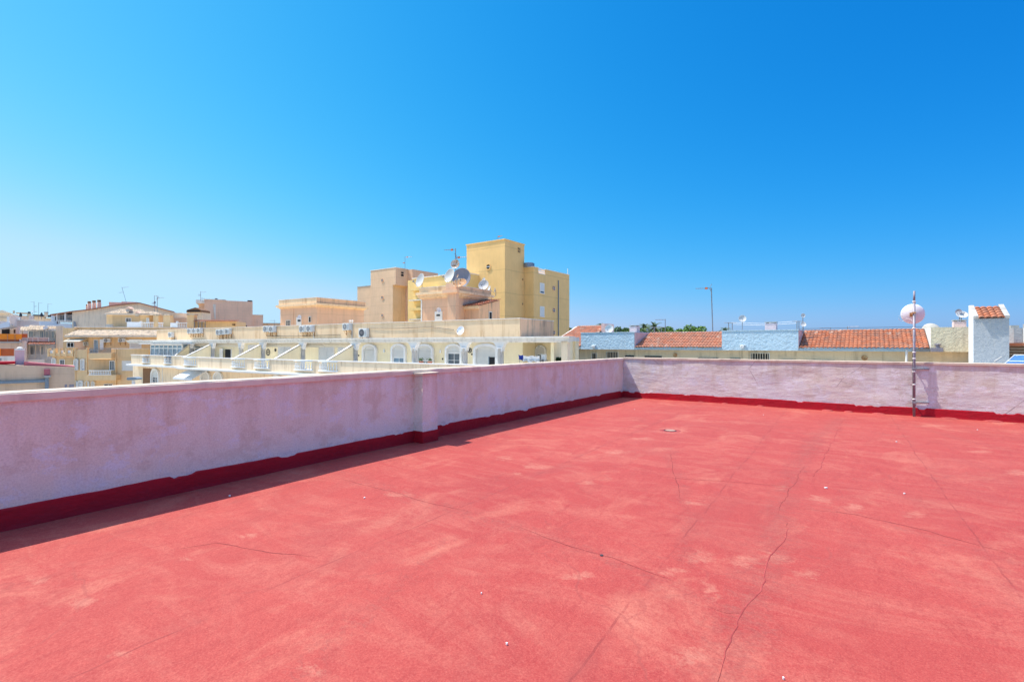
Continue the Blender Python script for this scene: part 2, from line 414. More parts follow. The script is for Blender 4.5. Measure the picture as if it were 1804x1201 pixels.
def round_window(root, c, r, axis='y'):
    """small round window; axis is the wall normal"""
    d = (0, -1, 0) if axis == 'y' else (1, 0, 0)
    w = MB().lathe(c, d, [(r * 1.35, -.02), (r * 1.35, .08), (r * .95, .08), (r * .9, -.02)], 18).build('round_window', 'ochre_render' if r > .3 else 'peach_render', root)
    m = MB(); m.lathe(c, d, [(0, .03), (r * .95, .03)], 18); m.build('pane', 'dark_void', w)
    b = MB()
    if axis == 'y': b.box(c[0] - r, c[0] + r, c[1] - .07, c[1] - .04, c[2] - .04, c[2] + .04)
    else: b.box(c[0] + .04, c[0] + .07, c[1] - r, c[1] + r, c[2] - .04, c[2] + .04)
    b.build('glazing_bar', 'white_metal', w)
def tile_roof(x0, x1, y0, z0, y1, z1, pitch=.22, row=.36, amp=.05, xr=None):
    """barrel tiled slope rising from the eave (y0,z0) to (y1,z1); xr = (x0,x1) at the top for hips"""
    m = MB(); ln = math.hypot(y1 - y0, z1 - z0); rows = max(1, round(ln / row)); nx = max(4, int(round((x1 - x0) / pitch)) * 8)
    if xr is None: xr = (x0, x1)
    ny_, nz_ = -(z1 - z0) / ln, (y1 - y0) / ln
    for r in range(rows):
        base = len(m.v); ts = (r / rows, (r + 1.06) / rows)
        jit = [rnd.uniform(-.012, .012) for _ in range(nx // 8 + 2)]
        for q, t in enumerate(ts):
            tt = min(t, 1.0)
            for i in range(nx + 1):
                s_ = i / nx; xa = x0 + (xr[0] - x0) * tt; xb = x1 + (xr[1] - x1) * tt
                xx = x0 + (x1 - x0) * s_
                if xr != (x0, x1): xx = min(max(xx, xa), xb)
                h = amp * abs(math.sin(math.pi * (i / 8.0))) ** .7 * (1 if (i // 8) % 1 == 0 else 1) + (.045 if q == 0 else .0)
                w = (jit[i // 8] if q == 0 else 0)
                m.v.append((xx, y0 + (y1 - y0) * (tt) + ny_ * h - w, z0 + (z1 - z0) * tt + nz_ * h))
        for i in range(nx): m.f.append((base + i, base + i + 1, base + nx + 1 + i + 1, base + nx + 1 + i))
        # riser under the front edge of each row
        b2 = len(m.v)
        for i in range(nx + 1):
            v = m.v[base + i]; m.v.append((v[0], v[1] + .01, v[2] - .055))
        for i in range(nx): m.f.append((base + i, b2 + i, b2 + i + 1, base + i + 1))
    return m

# satellite dish: frame coordinates; d = the way it faces
def dish(fr, c, d, r, label, foot=None, mat='dish_white', name='satellite_dish', group='satellite dishes on the roofs', arm=True, pole_r=.025, squash=1.0, post=True):
    c = Vector(c); d = Vector(d).normalized()
    foot = foot if foot is not None else (c.x, c.y, c.z - r * 1.6)
    root = thing(name, fr, foot, label, 'satellite dish', group)
    dep = r * .28
    prof = [(r * q, -dep + dep * q * q) for q in (0, .2, .4, .6, .8, .93, 1)]
    back = [(r * 1.02, .0), (r * 1.02, -.012), (r * .93, -dep + dep * .865 - .02), (r * .6, -dep * .64 - .02), (r * .3, -dep * .91 - .02), (0, -dep - .02)]
    MB().lathe(c, d, prof + back, 28, squash).build('reflector', mat, root, True)
    up = Vector((0, 0, 1)); low = (-up + d * d.dot(up)).normalized()
    if arm:
        fp = c + d * r * .95 + low * r * .55
        MB().tube([c + low * r * .98, fp], r * .035, 6).build('feed_arm', 'grey_metal', root)
        MB().lathe(fp, (c - fp).normalized(), [(0, -r * .1), (r * .09, -r * .1), (r * .09, r * .08), (r * .13, r * .12), (0, r * .12)], 10).build('feed_horn', 'dish_grey', root)
    if post:
        pc = c - d * (dep + .05)
        MB().tube([(foot[0], foot[1], foot[2]), (foot[0], foot[1], pc.z + r * .1)], pole_r, 8).build('post', 'grey_metal', root)
        MB().tube([(foot[0], foot[1], pc.z), pc + d * .03], pole_r * 1.3, 6).build('bracket', 'grey_metal', root)
    return root
def yagi(mb, base, d, ln, n=7, el=.35, vert=False, flare=True):
    """a tv aerial: boom with cross rods, reflector wings at the mast end"""
    b = Vector(base); d = Vector(d).normalized(); side = d.cross(Vector((0, 0, 1))).normalized(); up = Vector((0, 0, 1))
    mb.tube([b, b + d * ln], .022, 5)
    ax = up if vert else side
    for i in range(n):
        p = b + d * ln * (.22 + .78 * i / (n - 1)); e = el * (1 - .35 * i / (n - 1))
        mb.tube([p - ax * e * .5 + up * .01, p + ax * e * .5 + up * .01], .012, 4)
    if flare:
        for sg in (1, -1):
            for q in (.0, .12, .24):
                p = b + d * (ln * .10 - q * .5) + up * sg * (.06 + q)
                mb.tube([p - side * el * .6, p + side * el * .6], .012, 4)
            mb.tube([b + d * ln * .12, b + d * (ln * .1 - .14) + up * sg * .32], .014, 4)
def antenna(fr, foot, h, label, booms, lean=(0, 0), r=.03, orange=True, group='television aerials on the roofs', name='tv_antenna'):
    root = thing(name, fr, foot, label, 'antenna', group)
    f = Vector(foot); top = f + Vector((lean[0], lean[1], h))
    MB().tube([f, top], r, 7).build('mast', 'grey_metal', root)
    for (q, d, ln, n, el, vert, flare) in booms:
        mb = MB(); p = f.lerp(top, q); yagi(mb, p, d, ln, n, el, vert, flare); a = mb.build('aerial', 'zinc_metal', root)
        if orange:
            dd = Vector(d).normalized(); c = p + dd * ln * .32
            MB().box(c.x - .09, c.x + .09, c.y - .05, c.y + .05, c.z - .08, c.z + .08).build('dipole_box', 'orange_plastic', a)
    return root
def ac_unit(fr, x, y, z, label, w=.8, h=.55, d=.32, face='y', dark=False):
    """outdoor unit; (x, y, z) = bottom left corner of its front, which looks to -y (or to -x)"""
    root = thing('air_conditioner', fr, (x, y, z), label, 'air conditioner', 'air conditioning units fixed to the walls')
    if face == 'y':
        MB().box(x, x + w, y, y + d, z, z + h).build('casing', 'ac_white', root, bevel=.02)
        c = (x + w * .4, y - .002, z + h * .5); dr = (0, -1, 0)
        for bx in (x + .08, x + w - .12): MB().box(bx, bx + .04, y + d - .01, y + d + .04, z - .45, z).box(bx, bx + .04, y + .05, y + d + .02, z - .05, z).tube([(bx + .02, y + .08, z - .04), (bx + .02, y + d + .02, z - .42)], .015, 4).build('bracket', 'bracket_rust', root)
        lv = MB()
        for i in range(5): lv.box(x + w * .78, x + w * .93, y - .012, y, z + h * (.18 + .14 * i), z + h * (.22 + .14 * i))
    else:
        MB().box(x, x + d, y, y + w, z, z + h).build('casing', 'ac_white', root, bevel=.02)
        c = (x - .002, y + w * .5, z + h * .5); dr = (-1, 0, 0)
        MB().box(x + .05, x + d + .3, y + .08, y + .12, z - .05, z).box(x + .05, x + d + .3, y + w - .12, y + w - .08, z - .05, z).build('bracket', 'bracket_rust', root)
        lv = MB()
        for i in range(5): lv.box(x + .06, x + d - .06, y - .012, y, z + h * (.18 + .14 * i), z + h * (.22 + .14 * i))
    lv.build('louvre', 'ac_dark', root)
    g = MB(); rr = h * .42
    g.lathe(c, dr, [(0, .006), (rr, .006), (rr, 0)], 20); gr = g.build('fan_grille', 'ac_dark', root)
    s = MB()
    for q in ((.33, .66, 1.0) if not dark else (.3,)): s.lathe(c, dr, [(rr * q - .012, .012), (rr * q, .018), (rr * q + .012, .012)], 20)
    for k in range(6):
        t = math.pi * k / 3; dv = Vector((math.cos(t) * rr, 0, math.sin(t) * rr)) if face == 'y' else Vector((0, math.cos(t) * rr, math.sin(t) * rr))
        s.tube([Vector(c) + Vector(dr) * .015, Vector(c) + Vector(dr) * .015 + dv], .006, 4)
    s.build('fan_guard', 'ac_white' if not dark else 'grey_metal', gr)
    return root

# ================================================================== SETTING
g = MB().box(-900, 900, -300, 1500, GZ - 1, GZ).build('street', 'pale_paving'); tag(g, kind='structure')

VX = -5.67; UY = 13.35; TOP = 1.10; TOPR = 1.125
# ---- red roof terrace: gently uneven sheet with the worn patches carried as attributes
def pix_floor(px, py):
    Y = F * CH / (py - HY); X = (px - CX) / F * Y; return (X * G.c - Y * G.s, X * G.s + Y * G.c)
pale_spots = [(945, 822, 26, 6), (888, 806, 22, 5), (912, 834, 12, 3), (1130, 773, 26, 4), (1185, 757, 34, 8), (1090, 795, 26, 4), (1225, 885, 26, 8), (1232, 980, 30, 11), (1310, 990, 34, 14),
    (1185, 1002, 40, 12), (1445, 878, 30, 9), (1500, 892, 22, 6), (1610, 905, 34, 8), (1240, 1040, 18, 22), (1215, 1150, 30, 20), (205, 1150, 26, 9), (440, 943, 22, 7), (330, 985, 20, 6), (150, 1060, 30, 10), (560, 1190, 26, 16),
    (1030, 850, 20, 4), (1725, 795, 26, 5), (1640, 750, 30, 3), (1770, 745, 30, 3), (1010, 1010, 50, 9), (1360, 980, 40, 12), (1420, 1010, 30, 12), (700, 870, 40, 6), (60, 1020, 30, 8), (1380, 860, 12, 6), (1790, 830, 26, 6)]
dirt_lines = [([(1478, 738), (1440, 770), (1410, 810), (1385, 870), (1370, 905), (1380, 930), (1345, 1010), (1310, 1080), (1270, 1200)], .30, .55), ([(1180, 790), (1190, 830), (1205, 880), (1215, 940), (1210, 990)], .16, .5),
    ([(590, 830), (760, 890), (900, 925), (1060, 980), (1240, 1060)], .30, .45), ([(790, 950), (720, 1010), (640, 1080), (560, 1170), (540, 1201)], .22, .4), ([(1420, 890), (1520, 905), (1650, 950), (1804, 1000)], .22, .45),
    ([(1400, 880), (1560, 875), (1690, 890), (1804, 905)], .18, .35), ([(1600, 745), (1680, 770), (1760, 790), (1804, 800)], .22, .45), ([(0, 1130), (120, 1110), (330, 985)], .14, .25)]
PS = []
for px, py, rx, ry in pale_spots:
    c = pix_floor(px, py); a = pix_floor(px + rx, py); b = pix_floor(px, py + ry)
    ax = (a[0] - c[0], a[1] - c[1]); bx = (b[0] - c[0], b[1] - c[1])
    PS.append((c, ax, bx, ax[0] * bx[1] - ax[1] * bx[0]))
DL = [([pix_floor(*p) for p in pts], w, s) for pts, w, s in dirt_lines]
def seg_d(p, a, b):
    dx, dy = b[0] - a[0], b[1] - a[1]; l = dx * dx + dy * dy; t = max(0, min(1, ((p[0] - a[0]) * dx + (p[1] - a[1]) * dy) / l))
    return math.hypot(p[0] - a[0] - dx * t, p[1] - a[1] - dy * t)
def floor_z(x, y):
    h = .012 * noise.noise((x * .45, y * .45, 3.1)) + .004 * noise.noise((x * 2.1, y * 2.1, 7.7))
    d = math.hypot(x - DRX, y - DRY); h -= .018 * math.exp(-(d / .35) ** 2)
    return h
DRX, DRY = pix_floor(1181, 757)
def make_floor():
    x0, x1, y0, y1, st = VX - .05, 11.0, -4.0, UY + .05, .06
    nx = int((x1 - x0) / st); ny = int((y1 - y0) / st); vs = []; pale = []; dirt = []
    for j in range(ny + 1):
        y = y0 + (y1 - y0) * j / ny
        for i in range(nx + 1):
            x = x0 + (x1 - x0) * i / nx; vs.append((x, y, floor_z(x, y)))
            wx = x + .10 * noise.noise((x * 3, y * 3, 1)); wy = y + .10 * noise.noise((x * 3, y * 3, 9)); p = 0
            for c, a, b, det in PS:
                ex, ey = wx - c[0], wy - c[1]
                if abs(ex) > 1.6 or abs(ey) > 1.6: continue
                s = (ex * b[1] - ey * b[0]) / det; t = (a[0] * ey - a[1] * ex) / det; q = s * s + t * t
                if q < 6: p = max(p, math.exp(-q * .9))
            d = 0
            for pts, w, s in DL:
                for k in range(len(pts) - 1):
                    e = seg_d((wx, wy), pts[k], pts[k + 1])
                    if e < w * 2: d = max(d, s * math.exp(-(e / w) ** 2 * 1.5))
            pale.append(p); dirt.append(d)
    fs = [(j * (nx + 1) + i, j * (nx + 1) + i + 1, (j + 1) * (nx + 1) + i + 1, (j + 1) * (nx + 1) + i) for j in range(ny) for i in range(nx)]
    me = bpy.data.meshes.new('terrace_floor'); me.from_pydata(vs, [], fs); me.materials.append(MATS['red_membrane'])
    for nm, dat in (('pale', pale), ('dirt', dirt)):
        at = me.attributes.new(nm, 'FLOAT', 'POINT'); at.data.foreach_set('value', dat)
    me.polygons.foreach_set('use_smooth', [True] * len(me.polygons))
    o = bpy.data.objects.new('terrace_floor', me); COL.objects.link(o); place(o, G); tag(o, kind='structure'); return o
fl = make_floor()
def ribbon(pts, w, h, name, mat, wob=.01, step=.05, up=.001):
    """a raised seam or open crack following a wandering line on the floor (photo pixels)"""
    P = [pix_floor(*p) for p in pts]; line = []
    for a, b in zip(P, P[1:]):
        n = max(2, int(math.hypot(b[0] - a[0], b[1] - a[1]) / step))
        for i in range(n): line.append((a[0] + (b[0] - a[0]) * i / n, a[1] + (b[1] - a[1]) * i / n))
    line.append(P[-1]); m = MB(); base = 0; k = len(line); sd = rnd.uniform(0, 99)
    for i, (x, y) in enumerate(line):
        a = line[max(0, i - 1)]; b = line[min(k - 1, i + 1)]; dx, dy = b[0] - a[0], b[1] - a[1]; l = math.hypot(dx, dy) or 1; nx, ny = -dy / l, dx / l
        o = wob * 2.2 * noise.noise((x * 2.2 + sd, y * 2.2, 0)) + wob * .8 * noise.noise((x * 11, y * 11 + sd, 0))
        x += nx * o; y += ny * o; ww = w * (.55 + .9 * abs(noise.noise((x * 4, y * 4, sd)))) * (min(1, i / 6, (k - 1 - i) / 6) * .9 + .1)
        for q, hh in ((-1, 0), (-.4, h), (.4, h), (1, 0)):
            X, Y = x + nx * ww * q / 2, y + ny * ww * q / 2; m.v.append((X, Y, floor_z(X, Y) + up + hh))
    for i in range(k - 1):
        for q in range(3): m.f.append((i * 4 + q, i * 4 + q + 1, i * 4 + q + 5, i * 4 + q + 4))
    o = m.build(name, mat, None, True); place(o, G); tag(o, kind='structure'); return o
cr = [([(1395, 922), (1380, 945), (1358, 990), (1335, 1025), (1315, 1070), (1295, 1110), (1270, 1165), (1262, 1201)], .012, .0015), ([(1485, 740), (1470, 770), (1452, 805), (1435, 840)], .012, .0015),
      ([(900, 925), (1000, 958), (1080, 980), (1200, 1028)], .008, .0), ([(1245, 1068), (1280, 1078), (1312, 1080)], .010, .0), ([(300, 968), (380, 955), (470, 972), (560, 985)], .008, .0),
      ([(1150, 838), (1300, 850), (1420, 858)], .010, .0), ([(1400, 895), (1500, 905), (1640, 935), (1804, 985)], .010, .0), 
      ([(600, 842), (700, 870), (830, 905)], .008, .0), ([(1180, 795), (1190, 840), (1200, 880)], .008, .0), ([(1418, 820), (1395, 860), (1372, 905)], .008, .0)]
for pts, w, h in cr: ribbon(pts, w, h, 'floor_crack', 'crack_dark' if h == 0 else 'seam_red', .02)

# our own building below the terrace
ob = thing('own_building', G, (2.5, 4, GZ), 'pink building whose flat roof is the red terrace', 'building')
MB().box(VX - .18, 11.2, -4.1, UY + .16, GZ, -.06).build('wall', 'peach_render', ob)

# ---- parapets
def skirt(root, along, a0, a1, face, hh, seed, step=.04):
    """red waterproof skirting with a torn upper edge; sits 6-9 mm proud of the wall"""
    m = MB(); n = int((a1 - a0) / step); rnd2 = random.Random(seed); tear = 0; tl = 0
    for i in range(n + 1):
        a = a0 + (a1 - a0) * i / n
        if tl > 0: tl -= 1
        else: tear = 0
        if rnd2.random() < .05: tl = rnd2.randint(1, 6); tear = rnd2.uniform(.010, .045)
        z = hh + .012 * noise.noise((a * .7, seed, 0)) + .006 * noise.noise((a * 5, seed, 4)) - tear * rnd2.uniform(.5, 1)
        for dz, th in ((-.03, .016), (.03, .010), (z - .012, .008), (z, .0005)):
            th += .004 * noise.noise((a * 3, dz * 9, seed))
            th = max(th, .0006)
            m.v.append((face + th, a, dz) if along == 'y' else (a, face - th, dz))
    for i in range(n):
        for q in range(3): m.f.append((i * 4 + q, i * 4 + q + 1, i * 4 + q + 5, i * 4 + q + 4))
    return m.build('skirting', 'red_skirting', root)
def wallsheet(m, along, a0, a1, face, z0, z1, amp, seed, sgn, st=.10):
    """wall face as a slightly uneven plastered sheet"""
    n = int((a1 - a0) / st); k = max(2, int((z1 - z0) / st)); base = len(m.v)
    for j in range(k + 1):
        z = z0 + (z1 - z0) * j / k
        for i in range(n + 1):
            a = a0 + (a1 - a0) * i / n; o = amp * (noise.noise((a * 1.3, z * 2.6, seed)) + .5 * noise.noise((a * 3.3, z * 9, seed)))
            e = min(1, j, k - j); o = sgn * (o * e)
            m.v.append((face + o, a, z) if along == 'y' else (a, face + o, z))
    for j in range(k):
        for i in range(n): m.f.append((base + j * (n + 1) + i, base + j * (n + 1) + i + 1, base + (j + 1) * (n + 1) + i + 1, base + (j + 1) * (n + 1) + i))
def coping(root, along, a0, a1, lo, hi, z0, z1, mat, seed):
    """coping laid in lengths with slightly uneven edges"""
    m = MB(); a = a0; r2 = random.Random(seed); n = int((a1 - a0) / .12); base = 0
    for i in range(n + 1):
        a = a0 + (a1 - a0) * i / n
        e0 = lo + .004 * noise.noise((a * 3, seed, 1)); e1 = hi + .005 * noise.noise((a * 4, seed, 2)); t = z1 + .005 * noise.noise((a * 1.1, seed, 3)); b = z0 + .004 * noise.noise((a * 5, seed, 4))
        for (c, z) in ((e0, b), (e0, t - .006), (e0 + .008 if e0 < e1 else e0 - .008, t), (e1 - .008, t), (e1, t - .006), (e1, b)):
            m.v.append((c, a, z) if along == 'y' else (a, c, z))
    for i in range(n):
        for q in range(6): m.f.append((i * 6 + q, i * 6 + (q + 1) % 6, (i + 1) * 6 + (q + 1) % 6, (i + 1) * 6 + q))
    m.f.append(tuple(range(6))); m.f.append(tuple(reversed(range(n * 6, n * 6 + 6))))
    return m.build('coping', mat, root)
pw = thing('parapet_wall', G, (VX, 5, -.06), 'long shaded lilac-pink parapet wall with a pilaster, on the left of the terrace', 'wall', None)
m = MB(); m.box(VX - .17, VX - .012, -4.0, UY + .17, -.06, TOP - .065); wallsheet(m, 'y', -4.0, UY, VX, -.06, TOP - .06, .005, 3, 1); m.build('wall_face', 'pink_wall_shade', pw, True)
for p in m.f: pass
coping(pw, 'y', -4.0, UY + .19, VX - .19, VX + .018, TOP - .066, TOP, 'coping_pink', 5)
coping(pw, 'y', -4.0, UY + .17, VX - .185, VX + .010, TOP + .001, TOP + .008, 'coping_buff', 9).name = 'coping_top'
skirt(pw, 'y', -4.0, 5.345, VX, .178, 2); skirt(pw, 'y', 5.655, UY, VX, .185, 8)
pil = MB().box(VX - .01, VX + .19, 5.34, 5.66, -.06, 1.035).build('pilaster', 'pink_wall_shade', pw)
PH = .16
MB().box(VX + .189, VX + .199, 5.333, 5.667, -.05, PH + .012).box(VX + .001, VX + .1885, 5.331, 5.339, -.05, PH + .018).box(VX + .001, VX + .1885, 5.661, 5.669, -.05, PH + .01).build('skirting', 'red_skirting', pil)
m = MB(); m.prism([(VX + .0, 5.30), (VX + .215, 5.32), (VX + .212, 5.68), (VX + .10, 5.70), (VX + .0, 5.69)], 'z', 1.035, 1.062); m.build('pilaster_cap', 'coping_buff', pil)

pr = thing('parapet_wall', G, (0, UY, -.06), 'sunlit pale pink parapet wall behind the mast, on the far side of the terrace', 'wall')
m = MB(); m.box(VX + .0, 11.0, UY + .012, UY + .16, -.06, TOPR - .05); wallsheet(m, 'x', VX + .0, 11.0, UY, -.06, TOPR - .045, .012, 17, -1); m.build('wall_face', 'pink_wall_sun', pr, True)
coping(pr, 'x', VX + .02, 11.0, UY - .016, UY + .18, TOPR - .05, TOPR, 'coping_buff', 15)
skirt(pr, 'x', VX, 11.0, UY, .178, 21)
for px, rx in ((1235, .09), (1277, .10), (1340, .09), (1458, .12), (1495, .09), (1548, .13), (1672, .16), (1750, .16)):
    x, _, _ = G.U(px, 700, UY - .01)
    m = MB(); m.lathe((x, UY - .03, -.01), (0, 0, 1), [(rx, 0), (rx * .9, .014), (rx * .6, .026), (rx * .2, .032), (0, .033)], 14); q = m.build('mortar_lump', 'seam_red', pr, True)

# ---- drain and flakes
dr = thing('floor_drain', G, (DRX, DRY, floor_z(DRX, DRY)), 'small round drain in a pale worn patch of the red floor', 'drain')
zf = floor_z(DRX, DRY)
MB().lathe((DRX, DRY, zf + .0), (0, 0, 1), [(.20, .000), (.17, .006), (.115, .008), (.11, .002)], 28).build('surround', 'seam_red', dr, True)
MB().lathe((DRX, DRY, zf), (0, 0, 1), [(.12, .004), (.0, .004)], 28).build('hole', 'dark_void', dr)
m = MB()
m.lathe((DRX, DRY, zf), (0, 0, 1), [(.085, .006), (.085, .014), (0, .016)], 24)
gr = m.build('grating', 'drain_concrete', dr)
FL = [(848, 1045), (893, 1133), (1380, 1195), (1345, 731), (1579, 778), (1593, 870), (1722, 757), (1118, 721), (1455, 860), (405, 873), (642, 878)]
for i, (px, py) in enumerate(FL):
    x, y = pix_floor(px, py); r = rnd.uniform(.005, .009) * (1 if py > 900 else 1.6)
    m = MB(); k = rnd.randint(5, 7); pts = [(x + r * rnd.uniform(.6, 1.2) * math.cos(2 * math.pi * j / k), y + r * .7 * rnd.uniform(.6, 1.2) * math.sin(2 * math.pi * j / k)) for j in range(k)]
    m.prism(pts, 'z', floor_z(x, y) + .002, floor_z(x, y) + .012); o = m.build('plaster_chip', 'trim_white'); place(o, G)
    tag(o, 'tiny white plaster chip lying on the red floor', 'debris', 'white chips scattered on the terrace floor')
x, y = pix_floor(1060, 977); m = MB(); m.lathe((x, y, floor_z(x, y)), (0, 0, 1), [(.014, 0), (.012, .006), (0, .008)], 8); o = m.build('pebble', 'dark_metal'); place(o, G); tag(o, 'tiny dark pebble on the middle of the red floor', 'debris')

# ---- mast with satellite dish on the far parapet
MX, MY = G.U(1610.5, 700, UY - .09)[0], UY - .09
ms = thing('satellite_dish', G, (MX, MY, floor_z(MX, MY)), 'white dish seen from behind on a tall grey pole against the pink wall', 'satellite dish')
MB().tube([(MX, MY, -.01), (MX, MY, 2.38)], .0225, 14).tube([(MX, MY, 2.379), (MX + .002, MY, 2.60)], .019, 14).build('pole', 'zinc_metal', ms, True)
for z in (.36, .66, .93, 1.20, 1.33, 2.38, 1.83): MB().lathe((MX, MY, z), (0, 0, 1), [(.021, -.012), (.030, -.010), (.030, .010), (.021, .012)], 14).build('pipe_clamp', 'trim_white', ms, True)
for z in (.985, .29):
    b = MB().box(MX + .0, MX + .235, UY - .030, UY - .008, z - .011, z + .011).box(MX - .035, MX + .035, MY - .032, MY + .032, z - .022, z + .022).box(MX - .008, MX + .008, MY + .02, UY + .004, z - .008, z + .008)
    b.tube([(MX + .235, UY - .018, z), (MX + .245, UY - .018, z)], .014, 8)
    b.build('wall_bracket', 'grey_metal', ms, bevel=.003)
dc = Vector(G.U(1608.0, 553, UY + .05)); dd = Vector((.10, 1, .14)).normalized(); rr = .205; dep = .06
m = MB(); m.lathe(dc, dd, [(rr * q, -dep + dep * q * q) for q in (0, .25, .5, .75, .92, 1)] + [(rr * 1.02, .004), (rr * 1.02, -.010), (rr * .9, -dep * .22 - .010), (rr * .6, -dep * .62 - .010), (rr * .3, -dep * .9 - .010), (0, -dep - .010)], 40, .97)
m.build('reflector', 'dish_white', ms, True)
q = dc - dd * (dep + .01)
MB().box(q.x - .05, q.x + .02, q.y - .03, q.y + .01, q.z - .05, q.z + .035).tube([(MX, MY, q.z), (q.x - .02, q.y - .01, q.z)], .016, 8).box(MX - .036, MX + .03, MY - .034, MY - .0, q.z + .01, q.z + .045).build('dish_mount', 'bracket_rust', ms, bevel=.004)
lo = dc - Vector((0, 0, rr * .95))
MB().tube([dc + Vector((0, .03, -rr * .93)), dc + dd * .22 + Vector((0, 0, -rr * .75))], .009, 6).build('feed_arm', 'zinc_metal', ms)
pts = [q + Vector((-.10 - .13 * t, -.02 + .03 * math.sin(t * 3), -.08 - .06 * math.sin(t * 3.1))) for t in [i / 10 for i in range(11)]]
MB().tube([(MX, MY - .02, q.z - .20), (q.x - .03, q.y - .05, q.z - .11)] + pts[:4] + pts[4:] + [q + Vector((-.22, 0, -.02)), q + Vector((-.16, .05, -.03))], .0035, 5).build('cable', 'trim_white', ms, True)
MB().tube([(MX - .024, MY - .01, 1.3 - .25 * i) for i in range(5)] + [(MX - .02, MY + .0, .02)], .004, 5).build('cable', 'ac_dark', ms)

# ================================================================== ARCADED APARTMENT BLOCK across the street (frame A)
UT, UT2, UC, US, UD, UP = 26.0, 27.0, 28.9, 28.5, 31.0, 30.6      # terrace wall, set-back terrace wall, columns, slab edge, door wall, roof parapet
CAPZ = .17; SLAB0, SLAB1 = 1.70, 2.0; PARZ = 3.37; FLZ = -.92
xA = lambda px, U=UC: A.U(px, 606, U)[0]
ab = thing('apartment_block', A, (-35, 33, GZ), 'long cream block with white arcaded terraces and a stained roof parapet', 'building')
xR = A.V(916, 606, 1)[0] if False else xA(916, UP)                # right end of the roof parapet
xL = xA(276, UP)
yR = A.V(975, 606, xR)[1]
xE = xA(992, UD)                                                  # porch end wall
# body
m = MB(); m.box(xL, xR, UD, yR, GZ, SLAB0 + .1).box(xL, xR - 3, yR, 43, GZ, SLAB1).build('wall', 'pale_yellow', ab)
yP = A.V(1009, 0, xE + .24)[1]
MB().box(xR, xE, 33.0, 33.6, FLZ, SLAB0).box(xE + .001, xE + .24, 29.16, max(yP, 29.9), FLZ, SLAB0).build('porch_wall', 'pale_yellow', ab)
MB().box(xA(992, 29), xA(1003, 29), 28.75, 29.15, FLZ, SLAB0).build('porch_pillar', 'cream_render', ab)
# roof slab with moulded edge
x0, x1 = xA(222, US), xA(1001, US); yB = A.V(1014.6, 0, x1 + .05)[1]
xo0, xo1, UB = xA(340, 29.5), xA(893, 29.5), 29.3
MB().box(x0, x1, US + .10, UB, SLAB0, SLAB1 - .1).box(x0 - .05, x1 + .05, US, UB + .02, SLAB1 - .1, SLAB1).box(x0 + .1, x1 - .1, US + .25, US + .6, SLAB0 - .10, SLAB0).build('cornice_beam', 'old_white', ab)
MB().box(x0, xo0, UB, UD, SLAB0, SLAB1 - .002).build('porch_slab', 'old_white', ab)
MB().box(xo1, x1, UB, yB, SLAB0, SLAB1 - .002).box(xR, xE + .1, yB + .001, 33.5, SLAB0, SLAB1 - .004).build('porch_slab', 'old_white', ab)
for px_ in (425, 463.5, 534, 580, 626, 668, 700, 730, 775, 819, 850):
    xb_ = xA(px_, UC); MB().box(xb_ - .14, xb_ + .14, UB, UD, SLAB0 + .02, SLAB1 - .06).build('pergola_beam', 'old_white', ab)
MB().box(xL, xR, UP, UP + .2, SLAB1, PARZ - .04).box(xR - .2, xR, UP + .2, yR, SLAB1, PARZ - .04).build('roof_parapet', 'peach_bright', ab)
m = MB(); m.box(xL - .05, xR + .05, UP - .05, UP + .25, PARZ - .04, PARZ + .01).box(xR - .25, xR + .05, UP + .25, yR + .05, PARZ - .04, PARZ + .01).build('coping', 'old_white', ab)
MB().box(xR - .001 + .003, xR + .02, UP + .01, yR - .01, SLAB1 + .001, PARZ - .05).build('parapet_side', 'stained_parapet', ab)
# columns with flared heads
cols = [337, 375, 425, 463.5, 533.5, 626, 730, 819, 882]
for i, px in enumerate(cols):
    x = xA(px); r = .21
    m = MB(); m.lathe((x, UC, FLZ), (0, 0, 1), [(r + .06, 0), (r + .06, .12), (r, .16), (r, 1.55 + -FLZ - .35 - .02), (r + .04, 1.55 - FLZ - .33), (r + .04, 1.55 - FLZ - .27), (r, 1.55 - FLZ - .25), (r, 1.0)], 18)
    c = m.build('column', 'white_paint', ab, True)
    h = MB(); hw = .62 if i >= 5 else .42
    pr_ = [(x - r, 1.0)] + [(x - r - (hw) * (1 - math.cos(t * math.pi / 2 / 6)), 1.0 + .7 * math.sin(t * math.pi / 2 / 6)) for t in range(7)] + \
          [(x + r + (hw) * (1 - math.cos(t * math.pi / 2 / 6)), 1.0 + .7 * math.sin(t * math.pi / 2 / 6)) for t in range(6, -1, -1)]
    h.prism(pr_, 'y', UC - .17, UC + .17); h.build('capital', 'white_paint', c)
# sloped white-capped wing walls between the dwellings
for px in (337, 375, 463.5, 533.5, 626):
    x = xA(px) - .1
    us = UT + .22 if px > 340 else UT2 + .3
    w = MB().prism([(UC + .15, FLZ), (us, FLZ), (us, CAPZ), (UC - .2, 1.36), (UC + .15, 1.42)], 'x', x - .1, x + .1).build('wing_wall', 'pale_yellow', ab)
    MB().prism([(us - .07, CAPZ - .02), (us - .07, CAPZ + .05), (UC - .22, 1.50), (UC - .22, 1.42)], 'x', x - .115, x + .115).build('wing_coping', 'old_white', w)
